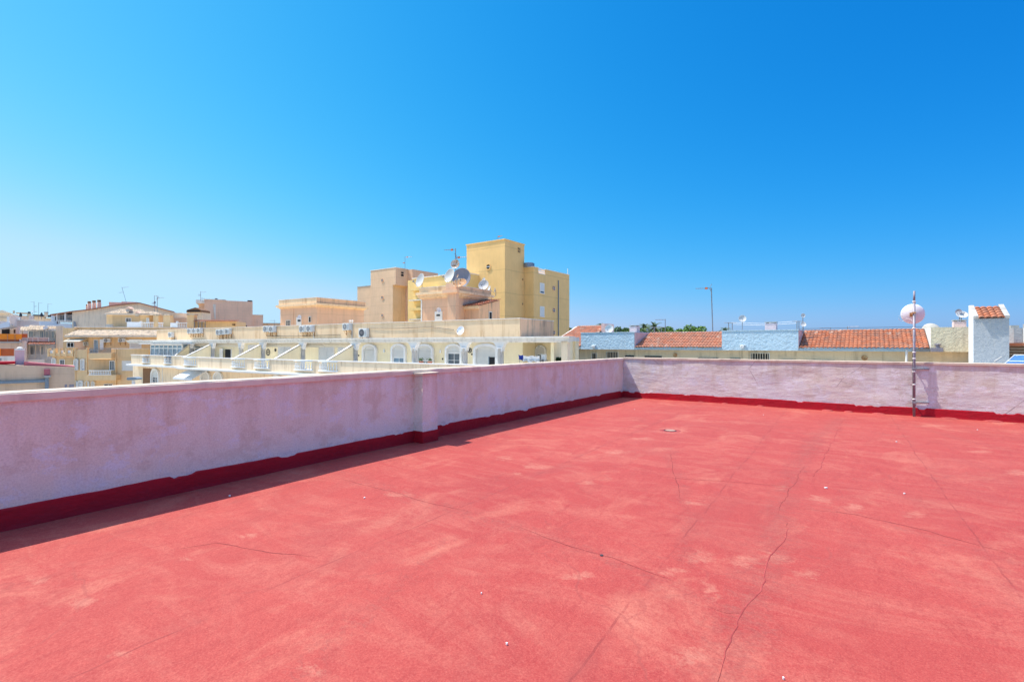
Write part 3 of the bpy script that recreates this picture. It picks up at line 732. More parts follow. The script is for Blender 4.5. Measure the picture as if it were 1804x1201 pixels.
# terrace walls with balustrade bays
def terrace_wall(U, xa, xb, bays, z0, zc, cap_over=.05):
    m = MB(); cur = xa; cm = MB()
    for (b0, b1) in bays:
        m.box(cur, b0, U, U + .18, z0, zc - .05); m.box(b0, b1, U, U + .18, z0, z0 + .28); cur = b1
        bm_ = MB(); n = max(5, int((b1 - b0) / .22)); c = (b0 + b1) / 2; hw = (b1 - b0) / 2 + .12; bul = .22
        for k in range(n):
            q = -1 + 2 * (k + .5) / n; yy = U - bul * (1 - q * q) + .03
            bm_.lathe((c + q * hw * .98, yy, z0 + .30), (0, 0, 1), [(.05, 0), (.05, .04), (.03, .07), (.062, .24), (.03, .46), (.045, .52), (.05, .58)], 7)
        for zz0, zz1 in ((z0 + .22, z0 + .31), (zc - .11, zc + .02)):
            N = 10; o = [(c + (-1 + 2 * k / N) * hw, U - bul * (1 - (-1 + 2 * k / N) ** 2) - .07) for k in range(N + 1)]
            bm_.prism(o + [(c + hw, U + .15), (c - hw, U + .15)], 'z', zz0, zz1)
        bm_.build('balustrade', 'trim_white', ab, False)
    m.box(cur, xb, U, U + .18, z0, zc - .05)
    m.build('terrace_wall', 'cream_render', ab)
    cur = xa - .05
    for (b0, b1) in bays + [(xb + .05, xb + .05)]:
        MB().box(cur, b0, U - cap_over, U + .23, zc - .05, zc + .01).build('terrace_coping', 'white_paint', ab); cur = b1
def bays(U, L_): return [(xA(a, U), xA(b, U)) for a, b in L_]
b1 = bays(UT, [(325, 345), (409, 431), (449, 474), (520, 550), (563, 594)])
xs = xA(321, UT)
terrace_wall(UT, xs, xA(1008, UT), b1, FLZ, CAPZ)
b2 = bays(UT2, [(251.5, 263), (290, 302)])
terrace_wall(UT2, xA(231, UT2), xs - .3, b2, FLZ, .22)
MB().box(xs - .3, xs - .0, UT + .0, UT2 + .18, FLZ, .16).build('terrace_return', 'cream_render', ab)
MB().box(xA(231, UT2), xA(231, UT2) + .18, UT2 + .18, UD, FLZ, .16).build('terrace_return', 'cream_render', ab)
# floor slab of the terraces
MB().box(xs - .35, xA(1008, UT), UT - .28, UD, FLZ - .22, FLZ).box(xA(227, UT2), xs - .35, UT2 - .3, UD, FLZ - .2, FLZ - .001).box(xs - .45, xA(1008, UT) + .1, UT - .42, UT - .281, FLZ - .14, FLZ - .03).build('terrace_slab', 'white_paint', ab)
# lower storey under the slab
UL = 27.9
lw = MB().box(xA(234, UL), xA(1000, UL), UL, UD - .01, GZ, FLZ - .21).build('lower_wall', 'grey_render' if False else 'cream_render', ab)
for p0, p1, y0 in ((355, 372, 659), (378, 394, 661), (480, 500, 668)):
    xa, xb = xA(p0, UL), xA(p1, UL); zt = -1.25 - .12
    arched_door(ab, xa, xb, -3.6, zt - .7, zt, UL)
xa, xb = xA(268, UL), xA(282, UL); arched_door(ab, xa, xb, -3.4, -2.2, -1.4, UL, -2.4, True)
MB().box(xA(252, UL), xA(267, UL), UL - .02, UL + .0, -3.6, -1.45).build('balcony_opening', 'brown_wood', ab)
MB().box(xA(286, UL), xA(287, UL), UL - .04, UL, GZ, -1.2).build('downpipe', 'old_white', ab)
# slanted awning of the lower storey
za = -1.15
q0, q1 = xA(319, 26.9), xA(352, 26.9)
MB().prism([(UL, za), (UL, za - .08), (UT + .15, za - 1.0), (UT + .15, za - .92)], 'x', q0, q1).box(q0, q1, UT + .10, UT + .149, za - 1.12, za - .9).build('awning', 'white_fabric', ab)
# roller awnings rolled up under the beam
for p0, p1 in ((340, 373), (380, 421), (467, 490), (492, 530), (538, 571), (573, 621)):
    xa, xb = xA(p0, 29.4), xA(p1, 29.4)
    a = MB().tube([(xa, 29.4, 1.50), (xb, 29.4, 1.50)], .09, 10).box(xa, xb, 29.30, 29.34, 1.22, 1.44).build('awning_roll', 'beige_fabric', ab)
# doors and shutters on the terrace level
def zz(py, px, U): return A.U(px, py, U)[2]
for p0, p1 in ((491.6, 511.7), (563.6, 587.8), (597.5, 607.5), (439, 453.5)):
    xa, xb = xA(p0, UD), xA(p1, UD)
    f = MB().box(xa - .14, xa, UD - .06, UD + .01, FLZ, 1.28).box(xb, xb + .14, UD - .06, UD + .01, FLZ, 1.28).box(xa - .14, xb + .14, UD - .06, UD + .01, 1.281, 1.42).build('door_frame', 'old_white', ab)
    shutter_door(f, xa, (xa + xb) / 2 - .015, FLZ, 1.28, UD); shutter_door(f, (xa + xb) / 2 + .015, xb, FLZ, 1.28, UD)
xa, xb = xA(347.5, UD), xA(363, UD); window(ab, xa, xb, FLZ + .3, 1.0, UD, 'dark_metal', 'shutter', .18, 1)
xa, xb = xA(391, UD), xA(408, UD); MB().box(xa + .7, xb - .1, UD - .02, UD + .01, FLZ, .9).build('doorway', 'dark_void', ab)
shutter_door(ab, xa, xa + .7, FLZ, .95, UD - .25, 'door_shutter')
MB().box(xb - .1, xb + .1, UD - .05, UD, FLZ, 1.0).build('door_frame', 'old_white', ab)
arched_door(ab, xA(640, UD), xA(665, UD), FLZ, 1.02, 1.52, UD)
arched_door(ab, xA(690.7, UD), xA(716.7, UD), FLZ, 1.02, 1.54, UD, .36, 'blue')
arched_door(ab, xA(734.7, UD), xA(765, UD), FLZ, 1.02, 1.52, UD, .12)
arched_door(ab, xA(786, UD), xA(815.5, UD), FLZ, 1.05, 1.52, UD, .80, True)
arched_door(ab, xA(835.5, UD), xA(879.5, UD), FLZ, 1.05, 1.54, UD)
xa = xA(862, UD - .1); MB().box(xa, xA(877, UD - .1), UD - .10, UD - .06, FLZ, .52).build('open_hatch', 'dark_void', ab)
MB().box(xa - .06, xa, UD - .13, UD - .06, FLZ, .56).build('hatch_frame', 'glass_blue', ab)
arched_door(ab, xA(944.7, 32.99), xA(962.7, 32.99), FLZ, 1.0, 1.42, 32.99, .75)
# wall lamps, medallions
for px, py in ((676.5, 618), (775.5, 619), (726, 618)):
    x, _, z = A.U(px, py, UD - .06); MB().lathe((x, UD - .05, z - .16), (0, 0, 1), [(0, 0), (.07, .03), (.08, .2), (.05, .3), (0, .32)], 10).box(x - .03, x + .03, UD - .05, UD, z - .05, z + .05).build('wall_lamp', 'trim_white', ab)
for px, py, r in ((472.5, 620.5, .36), (632, 626, .07), (780, 632, .07), (831.5, 624, .07), (827.5, 617, .2), (916.5, 616, .16), (485.5, 616.5, .16), (518, 616, .12), (986.5, 618.5, .10)):
    x, _, z = A.U(px, py, UD); y = UD if px < 980 else 33.0
    if px > 900: x, y, z = A.U(px, py, 33.0)
    m = MB()
    m.lathe((x, y, z), (0, -1, 0), [(r, 0), (r, .03), (r * .78, .04), (r * .75, .0)], 16)
    for k in range(6): m.tube([(x, y - .02, z), (x + math.cos(k) * r * .8, y - .02, z + math.sin(k) * r * .8)], .02, 4)
    m.build('wall_ornament', 'dark_metal', ab)
# glazed terrace room at the left end
xa, xb = xA(266, 28.0), xA(321, 28.0); z0, z1 = FLZ, 1.45
cn = MB()
n = 7
for i in range(n + 1): x = xa + (xb - xa) * i / n; cn.box(x - .07, x + .07, 27.95, 28.07, z0, z1)
for z in (z0 + .02, .95, z1 - .12): cn.box(xa, xb, 27.96, 28.06, z, z + .12)
for y in (28.6, 29.3, 30.0): cn.box(xb - .06, xb + .06, y - .05, y + .05, z0, z1)
cn.box(xb - .05, xb + .05, 28.07, UD, .95, 1.07)
cn = cn.build('glazed_room', 'trim_white', ab)
MB().box(xa + .02, xb - .02, 28.0, 28.02, z0, z1).box(xb - .01, xb + .01, 28.08, UD, z0, z1).build('pane', 'glass_blue', cn)
MB().box(xA(245, 27.4), xb + 1.2, 27.35, UD - .0, 1.50, 1.60).build('terrace_canopy', 'white_metal', ab)
# AC units on the roof parapet (pixel, bottom row)
acs = [(296, 594, 'y', 'small air conditioner alone on the far left of the stained roof parapet'), (329.5, 587.5, 'x', 'leftmost of the three air conditioners in a row on the parapet'), (338, 587.5, 'x', 'middle one of the three air conditioners in a row on the parapet'), (346, 587, 'x', 'rightmost of the three air conditioners in a row on the parapet'),
       (380, 590, 'x', 'grey sided air conditioner, leftmost in the trio above the second awning'), (386.5, 589.5, 'x', 'air conditioner between two others in the trio above the second awning'), (395.5, 588.5, 'x', 'air conditioner nearest the pipe in the trio above the second awning'),
       (463, 584.5, 'x', 'left one of the pair of air conditioners below the pink-brown wall'), (473, 585, 'x', 'right one of the pair of air conditioners below the pink-brown wall'),
       (526.5, 585, 'x', 'left one of the pair of air conditioners under the white stairhead door'), (539, 584.5, 'x', 'right one of the pair of air conditioners under the white stairhead door'), (603, 581.5, 'x', 'grey fanned air conditioner hung high near the beige tower')]
for px, py, fc, lb in acs:
    x, y, z = A.U(px, py, UP - .42); ac_unit(A, x, y, z, lb, .85, .62, .36, 'y')
x, y, z = A.U(631.5, 594, UP - .40); ac_unit(A, x, y, z, 'white air conditioner with a black fan standing on the cornice', 1.0, .78, .36, 'y', True)
x, y, z = A.U(923, 615.5, 32.9 - .3); ac_unit(A, x, 32.55, z, 'air conditioner with round black grille on the porch wall above the laundry', .85, .62, .36)
dish(A, A.U(811, 582, UP - .35), (.0, -1, .3), .34, 'small white dish on the peach parapet right of the middle', A.U(811, 590, UP - .1), name='satellite_dish')
# drain pipe
for px in (553.5, 621): 
    x = xA(px, UP); MB().box(x - .05, x + .05, UP - .07, UP - .001, SLAB1, PARZ - .06).build('downpipe', 'old_white', ab)
cv = MB()
cv.tube([(xA(640, UP) , UP - .03, 2.9), (xA(700, UP), UP - .04, 2.82), (xA(760, UP), UP - .03, 2.88), (xA(800, UP), UP - .03, 2.6)], .02, 4)
cv.tube([(xA(470, UP), UP - .03, 2.35), (xA(520, UP), UP - .04, 2.28), (xA(600, UP), UP - .03, 2.36)], .02, 4)
cv.build('cable', 'dark_metal', ab)
for px_ in (612, 616):
    xv = xA(px_, UP); MB().tube([(xv, UP + .3, PARZ - .4), (xv, UP + .3, PARZ + .25)], .06, 7).lathe((xv, UP + .3, PARZ + .22), (0, 0, 1), [(.12, 0), (.12, .05), (0, .12)], 8).build('vent_pipe', 'old_white', ab)
# laundry on the porch
ln = thing('clothes_line', A, (xR + 1, 29.4, FLZ), 'folding clothes line carrying laundry in the corner porch', 'clothes rack')
x0, x1 = xA(915, 29.3), xA(962, 29.3)
MB().tube([(x0, 29.3, .40), (x1, 29.3, .40)], .02, 5).tube([(x0, 29.6, .40), (x1, 29.6, .40)], .02, 5).tube([(x0, 29.3, .4), (x0 + .2, 29.45, FLZ)], .02, 5).tube([(x1, 29.3, .4), (x1 - .2, 29.45, FLZ)], .02, 5).build('rack_frame', 'grey_metal', ln)
def cloth(name, p0, p1, zt, zb, y, mat, label, sag=.06):
    xa, xb = xA(p0, y), xA(p1, y); m = MB(); n = 12
    for s in (0, .03):
        for i in range(n + 1):
            t = i / n; x = xa + (xb - xa) * t; w = .05 * math.sin(t * 9 + p0); m.v += [(x, y + w * .4 + s, zt - sag * math.sin(t * math.pi)), (x, y + w + .05 + s, (zt + zb) / 2), (x, y + w * 1.4 + s, zb + .05 * math.sin(t * 5))]
    for s in (0, 1):
        for i in range(n):
            for q in range(2): b = s * (n + 1) * 3 + i * 3 + q; m.f.append((b, b + 3, b + 4, b + 1))
    o = m.build(name, mat, thing_null(A)); return o
def thing_null(fr): return None
def clothp(name, p0, p1, py0, py1, y, mat, label):
    z0_ = A.U(p0, py0, y)[2]; z1_ = A.U(p0, py1, y)[2]
    o = cloth(name, p0, p1, z0_, z1_, y, mat, label); place(o, A)
    tag(o, label, 'laundry', 'laundry hung on the corner porch'); return o
clothp('towel', 913, 921.5, 624.5, 634, 29.3, 'blue_fabric', 'deep blue towel hung left of the white sheets')
clothp('bed_sheet', 922, 936, 626, 637, 29.3, 'white_fabric', 'white sheet hung right beside the blue towel')
clothp('bed_sheet', 936.5, 950, 626, 637, 29.3, 'white_fabric', 'white sheet hung further right, nearer the small arch')
clothp('shirt', 953, 962, 623, 634, 29.6, 'white_fabric', 'white shirt hung below the small porch arch')
# hedge in a planter
hg = thing('hedge_planter', A, (xE - 1.2, 29.6, FLZ), 'dark green artificial hedge at the right end of the porch', 'hedge')
hx0, hx1 = xA(973, 29.5), xA(992, 29.5)
def leaves(mb, gen, n, s):
    for _ in range(n):
        p = Vector(gen()); a = Vector((rnd.gauss(0, 1), rnd.gauss(0, 1), rnd.gauss(0, 1))).normalized(); b = a.cross(Vector((rnd.gauss(0, 1), rnd.gauss(0, 1), rnd.gauss(0, 1)))).normalized()
        k = s * rnd.uniform(.6, 1.3); i = len(mb.v)
        mb.v += [tuple(p - a * k), tuple(p + b * k * .55), tuple(p + a * k), tuple(p - b * k * .55)]; mb.f.append((i, i + 1, i + 2, i + 3))
m = MB(); leaves(m, lambda: (rnd.uniform(hx0, hx1), rnd.uniform(29.4, 29.65), rnd.uniform(-.2, .62)), 1500, .06); m.build('foliage', 'leaf_hedge', hg)
MB().box(hx0, hx1, 29.38, 29.7, FLZ, -.2).build('planter', 'brown_wood', hg)
# small terrace pots
for px, lb in ((742, 'red clay pot at the left foot of the third arch'), (757.5, 'red clay pot at the right foot of the third arch')):
    x = xA(px, UD - .6); p = thing('flower_pot', A, (x, UD - .6, -.2), lb, 'flower pot', 'clay pots on the arcaded terrace')
    MB().lathe((x, UD - .6, -.25), (0, 0, 1), [(.12, 0), (.18, .3), (.2, .3), (.2, .36), (0, .34)], 12).build('pot', 'terracotta_pot', p, True)
    m = MB(); leaves(m, lambda: (x + rnd.gauss(0, .09), UD - .6 + rnd.gauss(0, .09), .16 + rnd.uniform(0, .2)), 90, .05); m.build('foliage', 'leaf_dark', p)

# ---- stairheads on that roof
def stairhead(name, lab, pc, pl, pr_, U, z_top, z_c0, z_c1, wall):
    s = thing(name, A, (A.U(pc, 606, U)[0], U, SLAB1 - .2), lab, 'stairhead')
    xc = A.U(pc, 606, U)[0]; xl = A.U(pl, 606, U)[0]; yb = A.V(pr_, 606, xc)[1]
    MB().box(xl, xc, U, yb, SLAB1 - .2, z_c0 + .02).build('wall', wall, s)
    MB().box(xl - .35, xc + .35, U - .35, yb + .35, z_c1 - .22, z_c1).box(xl - .22, xc + .22, U - .22, yb + .22, z_c0 + .12, z_c1 - .22).box(xl - .10, xc + .10, U - .10, yb + .10, z_c0, z_c0 + .12).build('cornice', 'peach_bright', s)
    MB().box(xl - .12, xc + .12, U - .12, yb + .12, z_c1, z_top - .05).build('roof_parapet', 'peach_bright', s)
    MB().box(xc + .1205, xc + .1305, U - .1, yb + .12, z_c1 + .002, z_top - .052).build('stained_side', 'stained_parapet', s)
    MB().box(xl - .16, xc + .16, U - .16, yb + .16, z_top - .05, z_top).build('coping', 'old_white', s)
    return s, xl, xc, yb
s0, xl, xc, yb = stairhead('stairhead', 'wide peach stairhead with overhanging cornice, left of the beige tower', 558, 494, 641, 33.0, 6.35, 5.35, 5.75, 'peach_render')
window(s0, A.U(504, 0, 33)[0], A.U(512.5, 0, 33)[0], 4.0 - .9, 4.1, 33, 'old_white', 'dark_void', .07, 2, 2)
window(s0, A.U(544, 0, 33)[0], A.U(548.5, 0, 33)[0], 3.75, 4.4, 33, 'old_white', 'dark_void', .07, 0, 0)
xd = A.U(523, 0, 33)[0]; d = MB().box(xd, A.U(531.5, 0, 33)[0], 32.93, 33.0, 2.3, 4.35).build('door', 'trim_white', s0)
MB().box(xd + .25, xd + .75, 32.91, 32.929, 3.9, 4.1).build('door_grille', 'dark_metal', d)
MB().box(A.U(516.8, 0, 33)[0], A.U(517.6, 0, 33)[0], 32.99 - .03, 33.0, 2.4, 5.3).build('pilaster_joint', 'peach_render', s0)
dish(A, A.U(527.5, 557.5, 32.6), (.9, -.6, .2), .18, 'tiny wall dish above the white door of the wide stairhead', A.U(527.5, 561, 32.95), post=True, pole_r=.015)
s1, xl1, xc1, yb1 = stairhead('stairhead', 'narrow pink stairhead crowded with satellite dishes on its roof', 803.5, 742, 862, 33.0, 6.45, 5.45, 6.0, 'peach_render')
xp0, xp1 = A.U(789, 0, 32.65)[0], A.U(803.5, 0, 32.65)[0]
MB().box(xp0, xp1 + .02, 32.6, 33.0, 1.8, 6.05).box(xp0 - .3, xp1 + .37, 32.3, 32.64, 5.75, 6.02).box(xp0 - .1, xp1 + .15, 32.5, 32.88, 6.021, 6.6).build('corner_pier', 'peach_render', s1)
xd = A.U(766.7, 0, 33)[0]; d = MB().box(xd, A.U(780, 0, 33)[0], 32.93, 33.0, 2.2, 4.3).build('door', 'trim_white', s1)
MB().box(xd + .2, xd + .6, 32.91, 32.929, 3.9, 4.05).build('door_grille', 'dark_metal', d)
MB().box(xl1 - .02, xl1 + .12, 32.97, 33.0, 1.9, 5.4).build('pilaster_joint', 'white_paint', s1)
dish(A, A.U(773, 545.5, 32.55), (.9, -.6, .2), .20, 'tiny wall dish above the door of the pink stairhead', A.U(773, 549, 32.95), post=True, pole_r=.015)
# lean-to with clay tiles beside it
U2 = 34.2; xa, xb = A.U(806, 0, U2)[0], A.U(843.5, 0, U2)[0]; yb2 = A.V(880, 0, xb)[1]
zf = A.U(843.5, 536, U2)[2]; zb = A.V(880, 527, xb)[2]
s2 = thing('lean_to', A, (xb, U2, SLAB1 - .2), 'low stained lean-to with red clay roof tiles beside the pink stairhead', 'shed')
MB().prism([(U2, SLAB1 - .2), (yb2, SLAB1 - .2), (yb2, zb - .1), (U2, zf - .1)], 'x', xa, xb).build('wall', 'peach_render', s2)
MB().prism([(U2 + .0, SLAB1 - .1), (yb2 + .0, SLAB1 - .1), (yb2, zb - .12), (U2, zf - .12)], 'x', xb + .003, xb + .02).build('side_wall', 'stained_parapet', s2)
MB().box(xa, xb + .05, U2 - .25, U2, zf - .38, zf - .12).build('eave_band', 'peach_bright', s2)
tile_roof(xa - .2, xb + .15, U2 - .3, zf - .12, yb2 + .1, zb - .02).build('roof', 'terracotta_tile', s2)
yw = A.V(860.5, 0, xb)[1]; yw2 = A.V(866, 0, xb)[1]
w = MB().box(xb + .021, xb + .06, yw, yw2, 3.35, 4.35).build('window', 'old_white', s2); MB().box(xb + .061, xb + .075, yw + .08, yw2 - .08, 3.43, 4.27).build('pane', 'dark_void', w)
# dishes and aerials on the pink stairhead
def zt(px, py, U): return A.U(px, py, U)
dishes = [((739.5, 493.5), 32.9, (-.30, -1, .30), .62, 'dish_far', 'white dish at the left end of the pink stairhead, facing left', 6.5),
          ((791.5, 485), 33.3, (-.22, -1, .3), .62, 'dish_far', 'white dish left of the dish mast, facing left', 6.6),
          ((812.5, 489), 35.2, (.25, -1, .15), .88, 'dish_grey', 'largest dark grey dish behind the dish mast', 6.5),
          ((809, 498), 32.15, (.25, -.8, .95), .60, 'dish_very_rusty', 'rusty tan dish tipped up on the roof edge', 6.55),
          ((806, 486), 33.0, (-.6, -.8, .3), .17, 'dish_rusty', 'tiny cream dish in front of the largest grey dish', 6.6),
          ((851.8, 501.5), 36.8, (.25, -1, .35), .48, 'dish_far', 'bluish dish on the right edge of the pink stairhead roof', 6.4),
          ((852, 492.5), 37.3, (-.2, -1, .3), .19, 'dish_far', 'tiny round dish peeping above the bluish dish', 6.4),
          ((861.5, 507.5), 38.0, (-.5, -1, .3), .24, 'dish_far', 'small white dish just right of the bluish dish', 6.4),
          ((871, 511), 38.6, (-.9, -.6, .2), .25, 'dish_far', 'small white dish jutting out beyond the stairhead roof edge', 6.2)]
for (px, py), U_, d, r, mt, lb, fz in dishes:
    c = A.U(px, py, U_); back = Vector(c) - Vector(d).normalized() * (r * .28 + .07)
    if px == 871: fo = (xc1 + .2, back.y, fz - .2)
    else: fo = (back.x, back.y, fz)
    dish(A, c, d, r, lb, fo, mt, pole_r=.03)
# central mast: aerials above, rusty dish halfway
x, y, z = A.U(802.5, 500, 32.9)
an = antenna(A, (x, y, 6.55), A.U(801.5, 438, 32.9)[2] - 6.55, 'tall mast with two red-and-grey aerials above the cluster of dishes', [(.97, (-.95, -.3, 0), 1.0, 5, .35, False, False), (.74, (.95, .2, 0), .95, 5, .4, False, True)], r=.035)
c = A.U(801.5, 465, 32.75); dish(A, c, (.25, -1, .2), .40, 'round rust-spotted dish fixed halfway up the tall mast', (x, y - .02, c[2] - .1), 'dish_rusty', pole_r=.03)

# ================================================================== TOWERS (frame G)
def boxpx(fr, pc, pl, pr_, U, ):
    """x range and depth of a block whose near corner, left end and right end are at photo columns"""
    xc = fr.U(pc, 0, U)[0]; return fr.U(pl, 0, U)[0], xc, fr.V(pr_, 0, xc)[1]
kY = lambda fr, px, Y: (((px - CX) / F) * fr.s + fr.c) * Y      # plane coordinate y for a pixel column at camera distance Y
U3 = kY(G, 889.5, 62.0); xl3, xc3, yb3 = boxpx(G, 889.5, 822, 923.6, U3)
zt3 = G.U(889.5, 420.5, U3)[2]
tw = thing('apartment_tower', G, (xc3 - 3, U3, GZ), 'tall ochre yellow tower with a lower window wing on its right', 'building')
MB().box(xl3, xc3, U3, yb3, GZ, zt3 - .12).build('wall', 'ochre_render', tw)
MB().box(xl3 - .08, xc3 + .08, U3 - .08, yb3 + .08, zt3 - .12, zt3).build('coping', 'ochre_render', tw)
U4 = yb3; xl4 = xc3; xc4 = G.U(940, 0, U4)[0]; yb4 = G.V(1003, 0, xc4)[1]; zt4 = G.U(940, 469.5, U4)[2]
MB().box(xl4 - 6, xc4, U4 + .02, yb4, GZ, zt4 - .75).box(xl4 - 6, xc4, U4 + .02, G.V(948.5, 0, xc4)[1], zt4 - .75, zt4 - .05).box(xl4 - 6, xc4, G.V(961, 0, xc4)[1], yb4, zt4 - .75, zt4 - .05).build('wing', 'ochre_render', tw)
ya, yb_ = G.V(948.5, 0, xc4)[1], G.V(961, 0, xc4)[1]
m = MB(); m.box(xc4 - .25, xc4, ya, yb_, zt4 - .75, zt4 - .68).box(xc4 - .2, xc4 - .02, ya, yb_, zt4 - .10, zt4 - .04)
for i in range(7): m.lathe((xc4 - .1, ya + (yb_ - ya) * (i + .5) / 7, zt4 - .68), (0, 0, 1), [(.06, 0), (.03, .1), (.08, .25), (.03, .45), (.06, .58)], 6)
m.build('balustrade', 'trim_white', tw)
MB().box(xl4 - 6.05, xc4 + .05, U4 - .03, ya, zt4 - .05, zt4 + .03).box(xc4 - .3, xc4 + .05, yb_, yb4 + .05, zt4 - .05, zt4 + .03).build('wing_coping', 'old_white', tw)
for py in (508, 549):
    y0_, y1_ = G.V(951, 0, xc4)[1], G.V(958.5, 0, xc4)[1]; z = G.V(955, py, xc4)[2]
    w = MB().box(xc4, xc4 + .06, y0_, y0_ + .08, z - .62, z + .62).box(xc4, xc4 + .06, y1_ - .08, y1_, z - .62, z + .62).box(xc4, xc4 + .10, y0_ - .05, y1_ + .05, z - .70, z - .62).box(xc4, xc4 + .06, y0_, y1_, z + .62, z + .70).build('window', 'trim_white', tw)
    MB().box(xc4 + .001, xc4 + .04, y0_ + .08, y1_ - .08, z - .40 if py == 508 else z - .6, z + .62).build('roller_shutter', 'shutter', w)
    if py == 508: MB().box(xc4 + .001, xc4 + .02, y0_ + .08, y1_ - .08, z - .62, z - .405).build('pane', 'glass', w)
for py in (508, 546.5, 586): round_window(tw, (xc4 + .001, G.V(975.5, 0, xc4)[1], G.V(975.5, py, xc4)[2]), .27, 'x')
round_window(tw, (G.U(860.5, 0, U3)[0], U3 - .001, G.U(860.5, 470, U3)[2]), .31, 'y')
y0_ = G.V(983, 0, xc4)[1]; MB().tube([(xc4 + .09, y0_, GZ), (xc4 + .09, y0_, G.V(983, 494, xc4)[2])], .07, 8).build('downpipe', 'duct_metal', tw)
y0_, y1_ = G.V(911.3, 0, xc3)[1], G.V(917, 0, xc3)[1]; z0, z1 = G.V(914, 446, xc3)[2], G.V(914, 435.5, xc3)[2]
m = MB(); m.box(xc3 + .001, xc3 + .03, y0_, y0_ + .09, z0, z1).box(xc3 + .001, xc3 + .03, y1_ - .09, y1_, z0, z1).box(xc3 + .001, xc3 + .03, (y0_ + y1_) / 2 - .05, (y0_ + y1_) / 2 + .05, z0, z1)
for z in (z0, (z0 + z1) / 2 - .04, z1 - .08): m.box(xc3 + .001, xc3 + .03, y0_, y1_, z, z + .08)
w = m.build('window', 'ochre_render', tw); MB().box(xc3 + .0005, xc3 + .012, y0_ + .02, y1_ - .02, z0 + .02, z1 - .02).build('pane', 'dark_void', w)
for py in (492, 535): z = G.V(920, py, xc3)[2]; MB().box(xc3 + .001, xc3 + .05, yb3 - .5, yb3 - .3, z - .15, z + .1).build('vent', 'bracket_rust', tw)
MB().lathe((xc4 - 1.0, G.V(943, 0, xc4)[1], zt4 + .0), (0, 0, 1), [(.75, 0), (.75, .5), (.6, .6), (0, .62)], 16).build('water_tank', 'grey_metal', tw, True)
MB().tube([(xc4 - .15, yb4 - .2, zt4), (xc4 - .15, yb4 - .2, zt4 + .9)], .04, 6).build('post', 'trim_white', tw)
antenna(G, (G.U(877, 0, U3 + 2)[0], U3 + 2, zt3), 1.0, 'little red-and-grey aerial on top of the tall ochre tower', [(.9, (.95, -.3, 0), .9, 5, .4, False, False)])

# beige tower
U5 = kY(G, 697, 80.0); xl5, xc5, yb5 = boxpx(G, 697, 653, 719, U5); zt5 = G.U(697, 470.5, U5)[2]; zs5 = G.U(697, 501.5, U5)[2]
bt = thing('apartment_tower', G, (xc5 - 3, U5, GZ), 'beige tower with three small round windows in its rough wall', 'building')
xk = G.U(692, 0, U5)[0]; yk = G.V(718.5, 0, xk)[1]
MB().box(xl5, xc5, U5, yb5, zs5, zt5 - .1).box(xl5, xk - .003, U5, yb5, GZ, zs5).build('wall', 'sand_tower', bt)
MB().box(xk - .003, xk, U5 + .02, yb5, GZ, zs5 - .001).build('side_wall', 'orange_render', bt)
MB().box(xl5 - .05, xc5 + .05, U5 - .05, yb5 + .05, zt5 - .1, zt5).build('coping', 'old_white', bt)
MB().box(xl5 + .1, xc5 + 1.0, yb5, yb5 + 6, GZ, G.V(725, 474, xc5 + 1.0)[2]).build('rear_wing', 'peach_render', bt)
xl6 = G.U(633, 0, U5 + 1)[0]; zt6 = G.U(633, 506.5, U5 + 1)[2]
MB().box(xl6, xl5 - .01, U5 + .6, yb5, GZ, zt6).build('left_wing', 'sand_tower', bt)
MB().box(xl6 - .05, xl5 - .01, U5 + .55, yb5, zt6, zt6 + .1).build('left_coping', 'concrete', bt)
for py in (494, 524, 555.5): round_window(bt, (G.U(673.7, 0, U5)[0], U5 - .001, G.U(673.7, py, U5)[2]), .24, 'y')
y0_, y1_ = G.V(705.3, 0, xc5)[1], G.V(711.8, 0, xc5)[1]; z0, z1 = G.V(708, 486.5, xc5)[2], G.V(708, 478, xc5)[2]
m = MB().box(xc5 + .001, xc5 + .05, y0_, y0_ + .1, z0, z1).box(xc5 + .001, xc5 + .05, y1_ - .1, y1_, z0, z1).box(xc5 + .001, xc5 + .04, y0_, y1_, (z0 + z1) / 2 - .04, (z0 + z1) / 2 + .04).box(xc5 + .001, xc5 + .05, y0_, y1_, z1 - .08, z1)
w = m.build('window', 'sand_tower', bt); MB().box(xc5 + .0005, xc5 + .012, y0_, y1_, z0, z1).build('pane', 'dark_void', w)
antenna(G, (xc5 - .2, yb5 - .5, zt5), 2.0, 'aerial on the back edge of the beige tower', [(.95, (.95, .2, 0), 1.4, 5, .45, False, False), (.5, (-.9, -.3, 0), .6, 3, .3, False, False)])

# lemon block between them with balcony slabs
U7 = kY(G, 760, 66.0); x7a, x7b = G.U(727, 0, U7)[0], G.U(822, 0, U7)[0]; z7 = G.U(782, 484, U7)[2]
lb_ = thing('apartment_block', G, (x7b - 4, U7, GZ), 'lemon yellow block with thin balcony slabs, behind the dish cluster', 'building')
MB().box(x7a, x7b, U7, U7 + 8, GZ, z7 - .12).build('wall', 'lemon_render', lb_)
x7c = G.U(718.5, 0, U7 + 1.5)[0]; z7c = G.U(722, 494, U7 + 1.5)[2]
MB().box(x7c, x7a - .01, U7 + 1.5, U7 + 8, GZ, z7c).build('side_wing', 'lemon_render', lb_)
MB().box(x7a - .1, x7b, U7 - .1, U7 + 8, z7 - .12, z7).build('coping', 'old_white', lb_)
for py in (507, 527.5, 542, 561.5):
    z = G.U(735, py, U7 - .8)[2]; MB().box(x7a + .2, x7a + 5, U7 - .9, U7, z - (.35 if py in (507, 542) else .14), z).build('balcony_slab', 'lemon_render' if py in (507, 542) else 'old_white', lb_)

